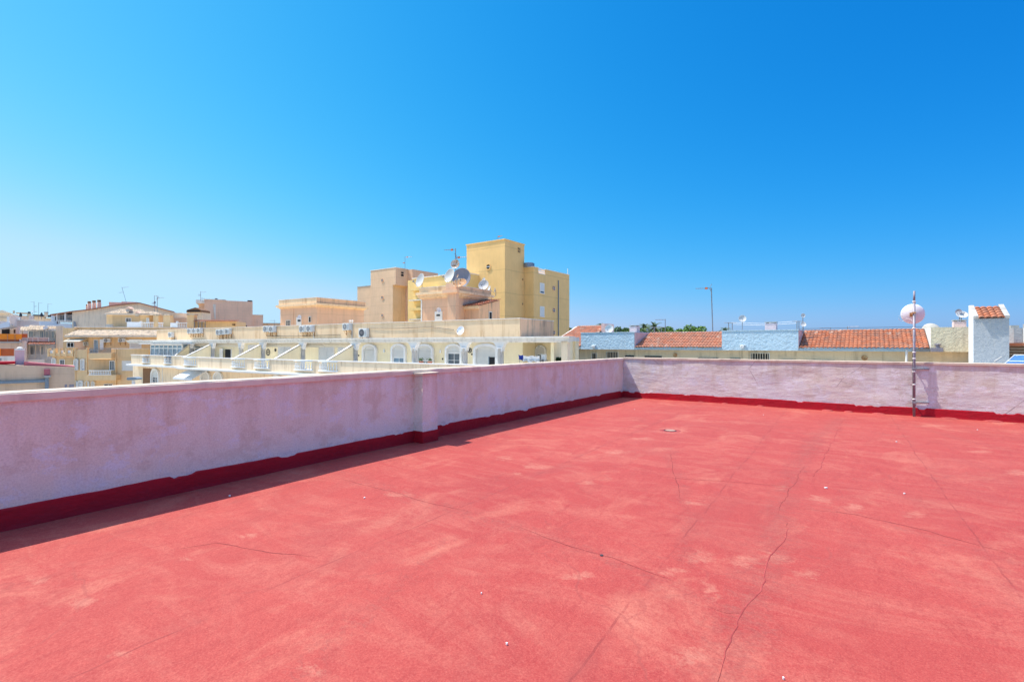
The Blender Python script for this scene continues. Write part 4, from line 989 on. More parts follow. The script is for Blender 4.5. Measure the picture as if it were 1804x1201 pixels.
# ================================================================== LOW TILED BLOCK behind the far parapet (frame G)
UH = 37.0; EZ0, EZ1 = 1.07, 1.27; RZ = 2.45; YR_ = 40.2
gx = lambda px, U=UH: G.U(px, 606, U)[0]
hb = thing('terraced_house', G, (gx(1400), UH, GZ), 'long low block of pale blue stucco boxes and red tiled slopes behind the far parapet', 'building')
xa, xb = gx(990), gx(1712)
MB().box(xa - 4, xb + 6, UH + .5, YR_ + 5, GZ, EZ0 + .02).build('wall', 'olive_wall', hb)
MB().box(gx(1024), gx(1606), UH - .02, UH + .52, EZ0, EZ1 - .02).build('eave', 'blue_stucco', hb)
MB().box(gx(1606) + .001, gx(1640), UH - .02, UH + .52, EZ0, EZ1 - .02).box(gx(985), gx(1024) - .001, UH - .02, UH + .52, EZ0, EZ1 - .02).build('eave', 'white_stucco_shade', hb)
def block(p0, p1, mat, yb=YR_):
    b = MB().box(gx(p0), gx(p1), UH - .06, yb, EZ0 + (.002), RZ - .05)
    o = b.build('stair_block', mat, hb)
    MB().box(gx(p0) - .03, gx(p1) + .03, UH - .09, yb + .03, RZ - .05, RZ).build('coping', mat, o)
    return o
block(1024, 1118, 'blue_stucco'); block(1272, 1406.5, 'blue_stucco')
o = MB().box(gx(1640), gx(1716), UH - .06, YR_, EZ0 - .0, RZ).build('stair_block', 'cream_stucco', hb)
for p0 in (1118.6, 1407):       # lilac side faces
    x = gx(p0); MB().box(x - .02, x + .012, UH - .05, YR_, EZ1 - .1, RZ - .052).build('block_side', 'lilac_stucco', hb)
def rake(px): x = gx(px); return MB().prism([(UH - .05, EZ1 - .1), (YR_, EZ1 - .1), (YR_, RZ + .06), (UH - .05, EZ1 + .12)], 'x', x - .45, x - .02).build('verge', 'white_stucco_shade', hb)
def slope(p0, p1, mat):
    r = tile_roof(gx(p0), gx(p1), UH - .12, EZ1 - .02, YR_, RZ - .03).build('tiled_roof', mat, hb)
    MB().box(gx(p0), gx(p1), YR_ - .02, YR_ + .25, RZ - .1, RZ + .04).build('ridge_wall', 'white_stucco_shade', r)
slope(1119.5, 1271.5, 'terracotta_pale'); slope(1408, 1637, 'terracotta_tile')
MB().box(gx(1640) - .02, gx(1640) + .0, UH, YR_, EZ1, RZ).build('block_side', 'white_paint', hb)  # white sheet on the cream block paints in its sunlit left side
# ground-floor openings just above the parapet
for p0, p1, t in ((1069, 1089, 'g'), (1324, 1355, 'g'), (1043, 1051, 's')):
    a, b = gx(p0, UH + .5), gx(p1, UH + .5); z1 = .86 if t == 'g' else .72; z0 = -.3
    f = MB().box(a - .05, b + .05, UH + .44, UH + .5, z1, z1 + .06).box(a - .05, a, UH + .44, UH + .5, z0, z1).box(b, b + .05, UH + .44, UH + .5, z0, z1).build('window', 'old_white', hb)
    MB().box(a, b, UH + .49, UH + .499, z0, z1).build('pane', 'dark_void', f)
    m = MB(); n = int((b - a) / .14)
    for i in range(n): x = a + (b - a) * (i + .5) / n; m.box(x - .02, x + .02, UH + .45, UH + .47, z0, z1)
    m.build('grille', 'beige_fabric', f)
for p0, p1, zt_ in ((1230, 1266, .50), (1287, 1305, .50), (1377, 1398, .46), (1424, 1470, .44), (1136, 1166, .58), (1102, 1117, .60), (1562, 1577, .42), (1597, 1618, .40), (1668, 1698, .42)):
    a, b = gx(p0, UH + .5), gx(p1, UH + .5)
    f = MB().box(a, b, UH + .42, UH + .5, zt_ - .7, zt_ - .0).build('window', 'dark_metal', hb)
    m = MB(); n = int((b - a) / .2)
    for i in range(n): x = a + (b - a) * (i + .5) / n; m.box(x - .025, x + .025, UH + .40, UH + .42, zt_ - .7, zt_ + .01)
    m.build('grille', 'dark_void', f)
for px, py in ((1189, 625), (1523, 630)):
    x, _, z = G.U(px, py, UH + .45); MB().lathe((x, UH + .48, z), (0, -1, 0), [(.16, -.02), (.16, .04), (.12, .05), (0, .02)], 14).build('vent', 'bracket_rust', hb)
for px in (1046, 1308): x, _, z = G.U(px, 610.5, UH - .1); MB().lathe((x, UH - .1, z), (0, -1, 0), [(.12, -.05), (.12, .15), (.07, .17), (0, .1)], 12).box(x - .2, x + .2, UH - .12, UH - .06, z + .08, z + .12).build('spout', 'white_paint', hb)
MB().tube([(gx(1597), UH - .03, GZ), (gx(1597), UH - .03, EZ0 + .1)], .06, 8).build('downpipe', 'trim_white', hb)
MB().box(gx(1639), gx(1660), UH - .45, UH - .061, EZ0 - .0, EZ0 + .22).lathe((gx(1651), UH - .25, EZ0 + .22), (0, 0, 1), [(.10, 0), (.10, .15), (.16, .17), (.16, .22), (0, .24)], 10).build('skylight', 'zinc_metal', hb)
MB().tube([(gx(1406), UH - .0, RZ + .04), (gx(1640), UH + 3.2, RZ + .14)], .012, 4).build('cable', 'ac_dark', hb)

# farther tiled roof at the left end
U8 = 44.0; xg = G.U(1018, 0, U8)[0]; xh = G.U(1068, 0, U8)[0]; z8 = G.U(1040, 574.5, U8)[2]
fh = thing('house', G, ((xg + xh) / 2, U8, GZ), 'farther house with a faded red tiled roof beside the yellow tower', 'building')
tile_roof(xg, xh + .2, UH + 1.2, 1.3, U8, z8, row=.38).build('tiled_roof', 'terracotta_pale', fh)
MB().box(xg - .25, xg, UH + 1.0, U8 + .2, GZ, 1.2).prism([(UH + 1.1, 1.2), (U8, z8), (U8 + .2, z8), (U8 + .2, 1.2)], 'x', xg - .22, xg).box(xg, xh + .25, U8 - .05, U8 + .3, GZ, z8 + .08).build('verge_wall', 'old_white', fh)
MB().box(xh + .2, xh + .6, U8 - 1.5, U8 + .4, 1.2, z8 + .15).build('chimney_wall', 'lilac_stucco', fh)

# chimneys
def chimney(p0, p1, py0, U, lab, mat='lilac_stucco', cap=True, zb=RZ - .3):
    a, b = G.U(p0, 0, U)[0], G.U(p1, 0, U)[0]; z = G.U(p0, py0, U)[2]
    c = thing('chimney', G, ((a + b) / 2, U, zb), lab, 'chimney', 'square stucco chimneys on the tiled block')
    MB().box(a, b, U, U + .7, zb, z - .10).build('shaft', mat, c)
    if cap: MB().box(a - .03, b + .03, U - .03, U + .73, z - .05, z).box(a + .06, a + .16, U + .05, U + .6, z - .1, z - .05).box(b - .16, b - .06, U + .05, U + .6, z - .1, z - .05).build('cap', 'concrete', c)
    return c
chimney(1109, 1121.5, 573, UH + 1.8, 'pinkish white chimney above the first pale blue stucco block')
chimney(1347.5, 1367, 567, UH + 1.8, 'white stucco chimney above the wide middle blue block')
chimney(1680, 1702.5, 563.5, UH + 2.0, 'lilac chimney with a bent cap rail left of the tall tiled tower')
# dishes and aerials on the right
def gd(px, py, U, d, r, lab, fz, mat='dish_far', **k):
    c = G.U(px, py, U); b = Vector(c) - Vector(d).normalized() * (r * .28 + .07); return dish(G, c, d, r, lab, (b.x, b.y, fz), mat, **k)
gd(1073, 579, UH + 2.0, (.1, -1, .25), .36, 'white dish standing on the first pale blue stucco block', RZ)
gd(1308, 561, UH + 1.2, (.25, -1, .3), .25, 'dish with a rusty rim on a short pole over the middle blue block', RZ)
gd(1415, 555.5, UH + 1.5, (.3, -1, .1), .13, 'small round dish, upper one of two on a thin pole', RZ - .2)
gd(1415.5, 571, UH + 1.5, (.3, -1, .5), .17, 'small dish, lower one of two on the thin pole', RZ - .2)
gd(1688.5, 549, UH + 2.3, (-.6, -1, .2), .16, 'small grey dish, left of the two above the lilac chimney', RZ + .4, 'dish_grey')
gd(1695, 553.5, UH + 2.2, (.2, -1, .9), .27, 'white dish, right of the two above the lilac chimney', RZ + .4)
gd(1641, 583, UH + 3.6, (-.3, 1, -.35), .50, 'big cream dish seen from behind, half hidden by the cream stucco box', RZ - .6, 'dish_cream', arm=False)
x, y, z = G.U(1256, 580, UH + 4); hgt = G.U(1256, 507, UH + 4)[2] - RZ + .3
mast = antenna(G, (x, y, RZ - .3), hgt, 'very tall mast with an orange-jointed aerial over the red tiled roof', [(.995, (-.93, -.35, 0), 1.15, 5, .4, False, True)], lean=(-.12, 0), r=.04)
x, y, z = G.U(1172, 580, UH + 4); antenna(G, (x, y, RZ - .3), G.U(1172, 562, UH + 4)[2] - RZ + .3, 'short mast with a small aerial in front of the green trees', [(.97, (-.93, -.3, 0), .8, 6, .3, False, False)], orange=False)
x, y, z = G.U(1493, 575, UH + 22); antenna(G, (x, y, 1.2), G.U(1493, 574.8, UH + 22)[2] - 1.2, 'tiny distant aerial above the middle of the right tiled roof', [(.98, (.93, -.3, 0), 1.0, 3, .3, False, False)], orange=False)
x, y, z = G.U(1463, 575, UH + 26); antenna(G, (x, y, 1.2), G.U(1463, 577, UH + 26)[2] - 1.2, 'tiniest distant aerial above the left of the right tiled roof', [(.98, (-.93, -.3, 0), 1.0, 3, .3, False, False)], orange=False)
# drying frames
def frame_(pxs, pyt, U, lab):
    xs_ = [G.U(p, 0, U)[0] for p in pxs]; z = G.U(pxs[0], pyt, U)[2]
    r = thing('drying_frame', G, (xs_[0], U, RZ - .2), lab, 'drying frame', 'clothes drying posts on the far roofs')
    m = MB()
    for x in xs_: m.tube([(x, U, RZ - .2), (x, U, z)], .03, 5).tube([(x - .25, U - .3, z), (x + .25, U + .3, z)], .02, 4)
    m.build('posts', 'grey_metal', r)
    return r, xs_, z
r1, xs1, z1_ = frame_((1283.5, 1290), 568.5, UH + 5, 'two thin T-shaped posts left of the rusty-rimmed dish')
r2, xs2, z2_ = frame_((1404, 1407.5), 566, UH + 5, 'two thin T-shaped posts left of the twin small dishes')
for dz, dy in ((0, -.25), (-.12, .25)):
    MB().tube([(xs1[1], UH + 5 + dy, z1_ + dz), ((xs1[1] + xs2[0]) / 2, UH + 5 + dy, (z1_ + z2_) / 2 + dz - .12), (xs2[0], UH + 5 + dy, z2_ + dz)], .010, 4).build('line', 'trim_white', r1)
r3, xs3, z3_ = frame_((1153, 1165), 576.5, UH + 5, 'white bar frame in front of the green trees, left of the short aerial')

# ---- tall tiled tower and neighbours on the right (nearer)
U9 = 31.1; xw0 = G.U(1715, 0, U9)[0]; xw1 = G.U(1778, 0, U9)[0]; yw1 = G.V(1707, 0, xw0)[1]; zf9 = G.U(1715, 557, U9)[2]; zb9 = G.V(1707, 538.5, xw0)[2]
wt = thing('stair_tower', G, ((xw0 + xw1) / 2, U9, GZ), 'white stucco tower with a small orange tiled top at the right', 'building')
MB().box(xw0, xw1, U9, yw1, GZ, zf9 - .22).prism([(U9, zf9 - .22), (U9, zf9 - .12), (yw1, zb9 - .12), (yw1, zf9 - .22)], 'x', xw0, xw1).build('wall', 'white_stucco_shade', wt)
MB().box(xw0 - .012, xw0 - .001, U9 + .002, yw1, GZ, zf9 - .1).prism([(U9 + .002, zf9 - .1), (U9 + .002, zf9 + .0), (yw1, zb9 + .0), (yw1, zf9 - .1)], 'x', xw0 - .012, xw0 - .001).build('side_wall', 'white_paint', wt)  # white sheet over the greyed body, sun on this side put into colour
for a, b in ((xw0, xw0 + .17), (xw1 - .16, xw1 + .02)):
    MB().prism([(U9 - .03, zf9 - .12), (U9 - .03, zf9 + .0), (yw1, zb9 + .02), (yw1, zb9 - .12)], 'x', a, b).build('gable_coping', 'coping_buff' if False else 'concrete', wt)
tile_roof(xw0 + .16, xw1 - .15, U9 - .12, zf9 - .10, yw1 - .05, zb9 - .10, pitch=.215, row=.30, amp=.055).build('tiled_roof', 'terracotta_tile', wt)
gh = thing('house', G, (xw1 + 4, U9 + 1, GZ), 'low white house with orange rim and brown shutters at the right edge', 'building')
UG = 33.0
xa = G.U(1786, 0, UG)[0]; z0, z1 = G.U(1795, 604, UG)[2], G.U(1795, 577.5, UG)[2]
MB().box(xa, xa + 7, UG, UG + 4, z0, z1).build('upper_wall', 'white_stucco_shade', gh)
MB().box(xw1 + .05, xa - .003, UG + 2.5, UG + 4, z0, G.U(1783, 579, UG + 2.5)[2]).build('rear_wall', 'lilac_stucco', gh)
MB().box(xw1 - .5, xa + 7, UG - .3, UG + 4, z0 - .14, z0 - .001).build('orange_rim', 'terracotta_tile', gh)
MB().box(xw1 - .5, xa + 7, UG - .1, UG + 4, GZ, z0 - .141).build('wall', 'block_wall', gh)
m = MB()
for k in range(9): m.box(xw1 - .3, xa + 6, UG - .16, UG - .101, z0 - .24 - .13 * k, z0 - .17 - .13 * k)
m.build('brown_louvre', 'brown_wood', gh)
MB().tube([(xa + .35, UG - .05, z0), (xa + .35, UG - .05, z1)], .04, 6).build('downpipe', 'trim_white', gh)
m = MB()
for k in range(3): m.box(xw1 + .2 + k * .5, xw1 + .5 + k * .5, UG + 2, UG + 2.4, z1, z1 + .12 + .06 * k)
m.build('roof_clutter', 'concrete', gh)
lr = thing('house', G, (8, 25, GZ), 'flat-roofed house in front of the tiled tower, hidden behind the parapet', 'building')
MB().box(xw0 - 3, 22, 23.0, U9 - .01, GZ, .05).build('wall', 'white_paint', lr)
sp = thing('solar_panel', G, (6, 25, .05), 'blue solar panel tilted on a frame at the right edge', 'solar panel')
xs0, xs1_ = G.U(1752, 0, 25)[0], G.U(1752, 0, 25)[0] + 3.4
pz0 = .42; pz1 = G.U(1790, 624.5, 27)[2]; sl = (pz1 - pz0) / 2.0
n0 = Vector(G.U(1751, 0, 25.2)[:2]); f0 = Vector(G.U(1787, 0, 26.9)[:2]); vv = (f0 - n0); uu = Vector((vv.y, -vv.x)).normalized() * 3.2; pz1 = G.U(1787, 625.5, 26.9)[2]
def pp(s_, t_, dz=0.0): q_ = n0 + uu * s_ + vv * t_; return (q_.x, q_.y, pz0 + (pz1 - pz0) * t_ + dz)
P4 = [pp(0, 0), pp(1, 0), pp(1, 1), pp(0, 1)]
m = MB(); m.poly(P4); m.poly([(a, b, c - .06) for a, b, c in P4], True)
for i in range(4): a, b = P4[i], P4[(i + 1) % 4]; m.poly([a, b, (b[0], b[1], b[2] - .06), (a[0], a[1], a[2] - .06)], True)
m.build('panel', 'solar_blue', sp)
fr_ = MB()
for t in (0, .2, .4, .6, .8, 1.0): fr_.tube([pp(t, 0, .01), pp(t, 1, .01)], .018, 4)
for t in (0, .33, .66, 1): fr_.tube([pp(0, t, .01), pp(1, t, .01)], .014, 4)
for q_ in (pp(.03, .97), pp(.97, .97), pp(.03, .03), pp(.97, .03)): fr_.tube([q_, (q_[0], q_[1], .05)], .03, 5)
fr_.build('panel_frame', 'white_metal', sp)
MB().tube([G.U(1752, 637, 25.5), G.U(1765, 629, 25.8)], .03, 6).build('pipe', 'concrete', sp)

# ---- trees on the skyline
def tree(px, py, Y, w, lab, kind='round'):
    U_ = kY(G, px, Y); x, y, z = G.U(px, py, U_)
    if kind == 'palm':
        r = thing('palm_tree', G, (x, y, GZ), lab, 'palm tree', 'palms on the skyline')
        MB().tube([(x, y, GZ), (x + .15, y, z - 1.0), (x + .1, y, z - .6)], .22, 9, .16).build('trunk', 'bark', r, True)
        m = MB(); c = Vector((x + .1, y, z - .65)); 
        for k in range(46):
            t = rnd.uniform(0, 6.28); el = rnd.uniform(-.7, 1.35); ln = w * rnd.uniform(.8, 1.15); q = Vector((math.cos(t) * math.cos(el), math.sin(t) * math.cos(el), math.sin(el)))
            pv = c
            for s in range(6):
                tt = (s + 1) / 6; nx_ = c + q * ln * tt - Vector((0, 0, 1)) * ln * .55 * tt * tt
                dv = (nx_ - pv); sd = dv.cross(Vector((0, 0, 1))).normalized() if dv.length > 0 else Vector((1, 0, 0))
                for u in (.2, .6, .95):
                    b = pv.lerp(nx_, u)
                    for sg in (1, -1):
                        tip = b + sd * sg * .36 * (1 - tt * .55) + dv * .8 - Vector((0, 0, .12)); i = len(m.v)
                        m.v += [tuple(b), tuple(b + dv * .28), tuple(tip)]; m.f.append((i, i + 1, i + 2))
                pv = nx_
        m.build('crown', 'leaf_palm', r)
    else:
        r = thing('tree', G, (x, y, GZ), lab, 'tree', 'green trees on the skyline')
        t = MB().tube([(x, y, GZ), (x + .1, y, z - w * 1.2), (x, y, z - w * .8)], .25, 9, .12)
        blobs = []
        for k in range(rnd.randint(9, 12)):
            a = rnd.uniform(0, 6.28); rr_ = w * rnd.uniform(.1, .72); zz_ = z - w * rnd.uniform(.28, 1.35); b = Vector((x + math.cos(a) * rr_, y + math.sin(a) * rr_, zz_)); blobs.append((b, w * rnd.uniform(.26, .46)))
            t.tube([(x, y, z - w * 1.1), (b.x, b.y, b.z)], .07, 5, .02)
        t.build('trunk', 'bark', r, True)
        m = MB()
        def gen():
            b, s = rnd.choice(blobs); v = Vector((rnd.gauss(0, 1), rnd.gauss(0, 1), rnd.gauss(0, 1))).normalized() * s * rnd.uniform(.45, 1.0) ** .5; v.z *= .8
            return b + v * rnd.uniform(.75, 1.12)
        leaves(m, gen, 3600, .16); m.build('crown', 'leaf_green' if kind == 'round' else 'leaf_dark', r)
    return r
tree(1008, 575.5, 85, 1.6, 'small dark tree top touching the right edge of the yellow tower', 'dark')
tree(1058, 570, 110, 1.8, 'lone far palm poking up above the faded red roof', 'palm')
tree(1085, 574, 92, 2.6, 'tree top right behind the white dish on the first blue block', 'dark')
tree(1098, 576, 100, 2.0, 'lower tree top left of the pinkish white chimney', 'dark')
tree(1130, 572, 88, 2.6, 'dark tree top just right of the pinkish white chimney', 'dark')
tree(1152, 570, 80, 2.0, 'palm head rising among the trees left of the short aerial', 'palm')
tree(1163, 573, 90, 2.6, 'tree top between the palm and the short aerial', 'dark')
tree(1184, 574, 86, 2.2, 'tree top just right of the short aerial')
tree(1208, 570, 78, 2.6, 'brightest bushy green tree, midway between the two aerial masts')
tree(1222, 575, 80, 2.0, 'low right-hand shoulder tree beside the brightest bushy tree')
tree(1236, 573, 82, 2.4, 'bushy green tree top immediately left of the very tall mast')
tree(1276, 577, 100, 1.8, 'small palm-like tree top right of the very tall mast', 'palm')
tree(1134, 570, 95, 1.6, 'small palm head directly right of the pinkish white chimney', 'palm')

# ================================================================== TOWN ON THE LEFT
def P(px, py, Y, fr=L): return fr.U(px, py, Y)
class Bld:
    """a building drawn as boxes given by photo columns/rows at a depth U of its own street frame"""
    def __init__(s, name, fr, px, U, label, cat='building', gz=GZ):
        s.k = {id(M): 1.38, id(N): 1.27, id(D_): 1.15}.get(id(fr), 1.0); U *= s.k; s.fr = fr; s.U = U; s.r = thing(name, fr, (fr.U(px, 0, U)[0], U, gz), label, cat)
    def box(s, name, p0, p1, q0, q1, U, depth, mat, parent=None):
        U *= s.k
        a, b = s.fr.U(p0, 0, U)[0], s.fr.U(p1, 0, U)[0]; pm = (p0 + p1) / 2
        z1 = s.fr.U(pm, q0, U)[2]; z0 = GZ if q1 is None else s.fr.U(pm, q1, U)[2]
        return MB().box(a, b, U, U + depth, z0, z1).build(name, mat, parent or s.r)
    def poly(s, name, pts, U, depth, mat):
        U *= s.k
        q = [s.fr.U(a, b, U) for a, b in pts]; return MB().prism([(v[0], v[2]) for v in q], 'y', U, U + depth).build(name, mat, s.r)
    def win(s, p0, p1, q0, q1, U, fm='trim_white', pm='glass', bars=1, rows=0, t=.07):
        U *= s.k
        a, b = s.fr.U(p0, 0, U)[0], s.fr.U(p1, 0, U)[0]; m = (p0 + p1) / 2
        return window(s.r, a, b, s.fr.U(m, q1, U)[2], s.fr.U(m, q0, U)[2], U - .003, fm, pm, t, bars, rows)
    def arch(s, p0, p1, q0, q1, U):
        U *= s.k
        a, b = s.fr.U(p0, 0, U)[0], s.fr.U(p1, 0, U)[0]; m = (p0 + p1) / 2; z0, z1 = s.fr.U(m, q1, U)[2], s.fr.U(m, q0, U)[2]
        h = (b - a) * .5; return arched_door(s.r, a, b, z0, z1 - h, z1, U, z0 + (z1 - z0) * .22, True)
    def bal(s, p0, p1, q0, q1, U, n, mat='trim_white'):
        U *= s.k
        a, b = s.fr.U(p0, 0, U)[0], s.fr.U(p1, 0, U)[0]; m = (p0 + p1) / 2; z0, z1 = s.fr.U(m, q1, U)[2], s.fr.U(m, q0, U)[2]
        mb = MB().box(a, b, U - .1, U + .1, z1 - .1, z1).box(a, b, U - .1, U + .1, z0, z0 + .08); baluster_row(mb, a, b, U, z0 + .08, z1 - .1, n, .075, 7); return mb.build('balustrade', mat, s.r)
    def tiles(s, p0, p1, q_e, q_r, U, depth, mat='sand_tile', t0=None, t1=None):
        U *= s.k
        a, b = s.fr.U(p0, 0, U)[0], s.fr.U(p1, 0, U)[0]; pm = (p0 + p1) / 2
        ze = s.fr.U(pm, q_e, U)[2]; zr = s.fr.U(pm, q_r, U + depth)[2]
        xr_ = None
        if t0 is not None: xr_ = (s.fr.U(t0, 0, U + depth)[0], s.fr.U(t1, 0, U + depth)[0])
        return tile_roof(a, b, U, ze, U + depth, zr, pitch=.28, row=.42, amp=.06, xr=xr_).build('tiled_roof', mat, s.r)
# -- ochre terraced villa
b = Bld('villa', K, 200, 72, 'orange ochre villa with white balustrades, tiled eaves and stepped terraces')
U0 = 72.0
b.box('wall', 131, 262, 632, None, U0, 10, 'orange_render')
b.box('upper_band', 131, 155, 616, 632, U0, .4, 'orange_render'); b.box('balcony_front', 155.5, 196, 622, 631.5, U0 - .9, .9, 'orange_render')
b.box('terrace_front', 196.5, 262, 614.5, 632, U0 - .05, .3, 'orange_render'); b.box('terrace_coping', 196, 262, 613.5, 614.5, U0 - .12, .45, 'old_white')
b.box('lower_balcony', 152, 204, 660.5, 670, U0 - 1.0, 1.0, 'orange_render'); b.bal(157, 196, 652, 660.5, U0 - .9, 13)
b.box('balcony_recess_shade', 156.5, 202.5, 633, 652, U0 - .02, .03, 'orange_shady'); b.win(193, 202, 635, 652, U0 - .03)  # recess is a flat sheet with its shade put into the colour
b.box('pier', 131, 133, 612, None, U0 - .1, .5, 'orange_render'); b.box('pier', 151, 153.5, 612, None, U0 - .1, .5, 'orange_render'); b.box('pier', 202.6, 204.5, 615, None, U0 - .15, .3, 'orange_render')
b.arch(131.3, 138.3, 632, 652, U0 - .12); b.arch(143, 150.3, 632, 652.5, U0 - .01)
b.win(215, 240, 635, 653, U0 - .06, 'old_white', 'shutter', 0); b.box('window_hood', 214.5, 240, 631.5, 634.5, U0 - .16, .16, 'orange_render')
for p0, p1 in ((132, 137), (138, 147), (151, 158), (162, 168)): b.arch(p0, p1, 671 if p0 != 138 else 670, 684, U0 - .02)
b.win(183, 199, 676, 684, U0 - .02, 'old_white', 'dark_void')
# railing band on the left terrace
for p0, p1 in ((84, 93), (104, 110), (116, 124), (130, 149)): b.box('parapet_panel', p0, p1, 616 if p0 > 120 else 617, 622, U0 + .2, .2, 'trim_white')
for px in (83, 94, 103, 114.5, 126.5): b.box('pier', px, px + 2.6, 613.5, 628, U0 + .0, .5, 'orange_render')
b.box('left_terrace', 83, 131, 622, 627, U0 + .1, 6, 'orange_render'); b.box('left_wall', 92, 131, 627, None, U0 + .5, 6, 'orange_render')
b.arch(92.5, 99.5, 630, 643, U0 + .48); b.win(105.5, 114, 633, 644, U0 + .48, 'trim_white', 'dark_void'); b.box('recess', 114, 128, 630, 644, U0 + .47, .02, 'orange_shady')  # flat recess sheet, shade painted as a darker orange
b.bal(158, 171, 616, 621.5, U0 - .8, 5, 'grey_metal'); m = MB()
xa, xb = K.U(158, 0, U0 - .9)[0], K.U(195, 0, U0 - .9)[0]; z = K.U(176, 622, U0 - .9)[2]
for i in range(28): x = xa + (xb - xa) * i / 27; m.box(x - .012, x + .012, U0 - .9, U0 - .87, z, z + .65)
m.box(xa, xb, U0 - .91, U0 - .86, z + .62, z + .66); m.build('railing', 'grey_metal', b.r)
# middle storey, set back
U1 = 75.0
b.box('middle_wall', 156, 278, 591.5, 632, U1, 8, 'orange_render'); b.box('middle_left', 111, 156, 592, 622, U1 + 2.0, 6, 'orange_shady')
b.box('fascia', 113, 278, 591, 593.5, U1 - .9, 1.5, 'old_white'); b.tiles(112, 205, 591.2, 581.5, U1 - 1.0, 2.6, 'sand_tile'); b.tiles(197, 282, 590.8, 581.5, U1 - 1.05, 2.6, 'sand_tile')
b.box('parapet_band', 131, 300, 576.5, 582.5, U1 + 1.7, 6, 'orange_render'); b.box('coping', 131, 302, 575.8, 577, U1 + 1.6, 6.2, 'old_white')
b.box('left_upper_wall', 111, 131, 577.5, 592, U1 + 1.0, 4, 'orange_render')
b.win(228.5, 249.5, 601, 613.6, U1 - .01, 'trim_white', 'shutter', 0, 0, .14); b.box('window_hood', 227.5, 250, 597.5, 601, U1 - .12, .12, 'trim_white')
b.win(165.5, 173.5, 598, 621.5, U1 - .01, 'trim_white', 'glass_blue'); b.box('door_leaf', 175.5, 182, 597.5, 616, U1 - .3, .1, 'trim_white')
b.box('brick_recess', 131, 165, 602, 620, U1 + 1.9, .05, 'pinkbrown_brick'); b.win(118, 131, 603, 612, U1 + 1.88, 'trim_white', 'dark_void')
q = [K.U(111, 601, U1 - 1.6), K.U(140, 601, U1 - 1.6), K.U(155, 595, U1), K.U(120, 597, U1)]
m = MB(); m.poly(q); m.poly([(x, y, z - .08) for x, y, z in q], True); [m.poly([q[i], q[(i + 1) % 4], (q[(i + 1) % 4][0], q[(i + 1) % 4][1], q[(i + 1) % 4][2] - .08), (q[i][0], q[i][1], q[i][2] - .08)], True) for i in range(4)]
m.build('awning', 'beige_fabric', b.r)
for px, py, U_, lb in ((207.5, 602.5, U1 - .40, 'air conditioner on the ochre villa wall left of its shuttered window'), (146, 609, U1 + 1.5, 'air conditioner in the brick recess of the ochre villa'), (181.5, 603, U1 - .4, 'air conditioner beside the white open door of the ochre villa')):
    x, y, z = K.U(px, py, U_); ac_unit(K, x, y, z, lb, .85, .55, .36)
b.win(216 + .5, 224, 597, 597.6, U1 - .01) if False else None
# -- roof house of the villa
U2_ = 82.0
r2 = Bld('roof_house', K, 230, U2_, 'orange roof house with a sand-coloured hipped tile roof and small dormers')
r2.box('wall', 187.5, 262, 552.5, 577, U2_, 6, 'orange_render'); r2.box('wall_panel', 198, 247, 553.6, 577, U2_ - .02, .02, 'orange_shady')  # panel is a flat sheet in the shaded orange tone
r2.tiles(183, 264, 553, 545, U2_ - .6, 3.6, 'sand_tile', 200, 250); r2.box('eave', 184, 288, 553.0, 554.2, U2_ - .55, 3, 'old_white')
r2.tiles(238, 287, 555.5, 549, U2_ - .8, 3.0, 'sand_tile', 246, 276)
for px in (225, 241): 
    r2.box('dormer', px - 3, px + 3, 543.5 if px == 225 else 552, 549 if px == 225 else 557, U2_ - .2, .8, 'concrete'); r2.poly('dormer_cap', [(px - 4.5, 543.8 + (8 if px > 230 else 0)), (px, 539.5 + (8 if px > 230 else 0)), (px + 4.5, 543.8 + (8 if px > 230 else 0))], U2_ - .3, 1.0, 'pinkbrown_brick')
r2.win(221.5, 231.5, 560, 567.5, U2_ - .03, 'old_white', 'dark_void', 3); r2.win(258, 263, 560, 570, U2_ - .03, 'trim_white', 'shutter', 0)
r2.box('box_shelf', 186, 196, 571, 577, U2_ - 1.6, .5, 'concrete')
for p0, p1, q0 in ((270, 279, 553), (287.5, 299.5, 553), (329.5, 341.5, 552.5)):
    U_ = 79.6; o = r2.box('chimney', p0, p1, q0 + 3, 577, U_, 1.0, 'orange_render'); r2.box('chimney_cap', p0 - 1, p1 + 1, q0, q0 + 2.8, U_ - .1, 1.2, 'sand_tile', o)
r2.box('white_screen', 223.5, 246, 567, 577, 79.0, .15, 'trim_white'); r2.bal(249, 271, 567.5, 577, 79.0, 7); r2.bal(279, 288, 568, 577, 79.0, 3); r2.box('white_screen', 300, 311, 568.5, 577.5, 79.0, .15, 'trim_white'); r2.bal(312, 330, 568, 577.5, 79.0, 6)
for px in (247, 311): r2.box('balustrade_post', px - 1, px + 1.2, 565.5, 577, 78.9, .35, 'trim_white')
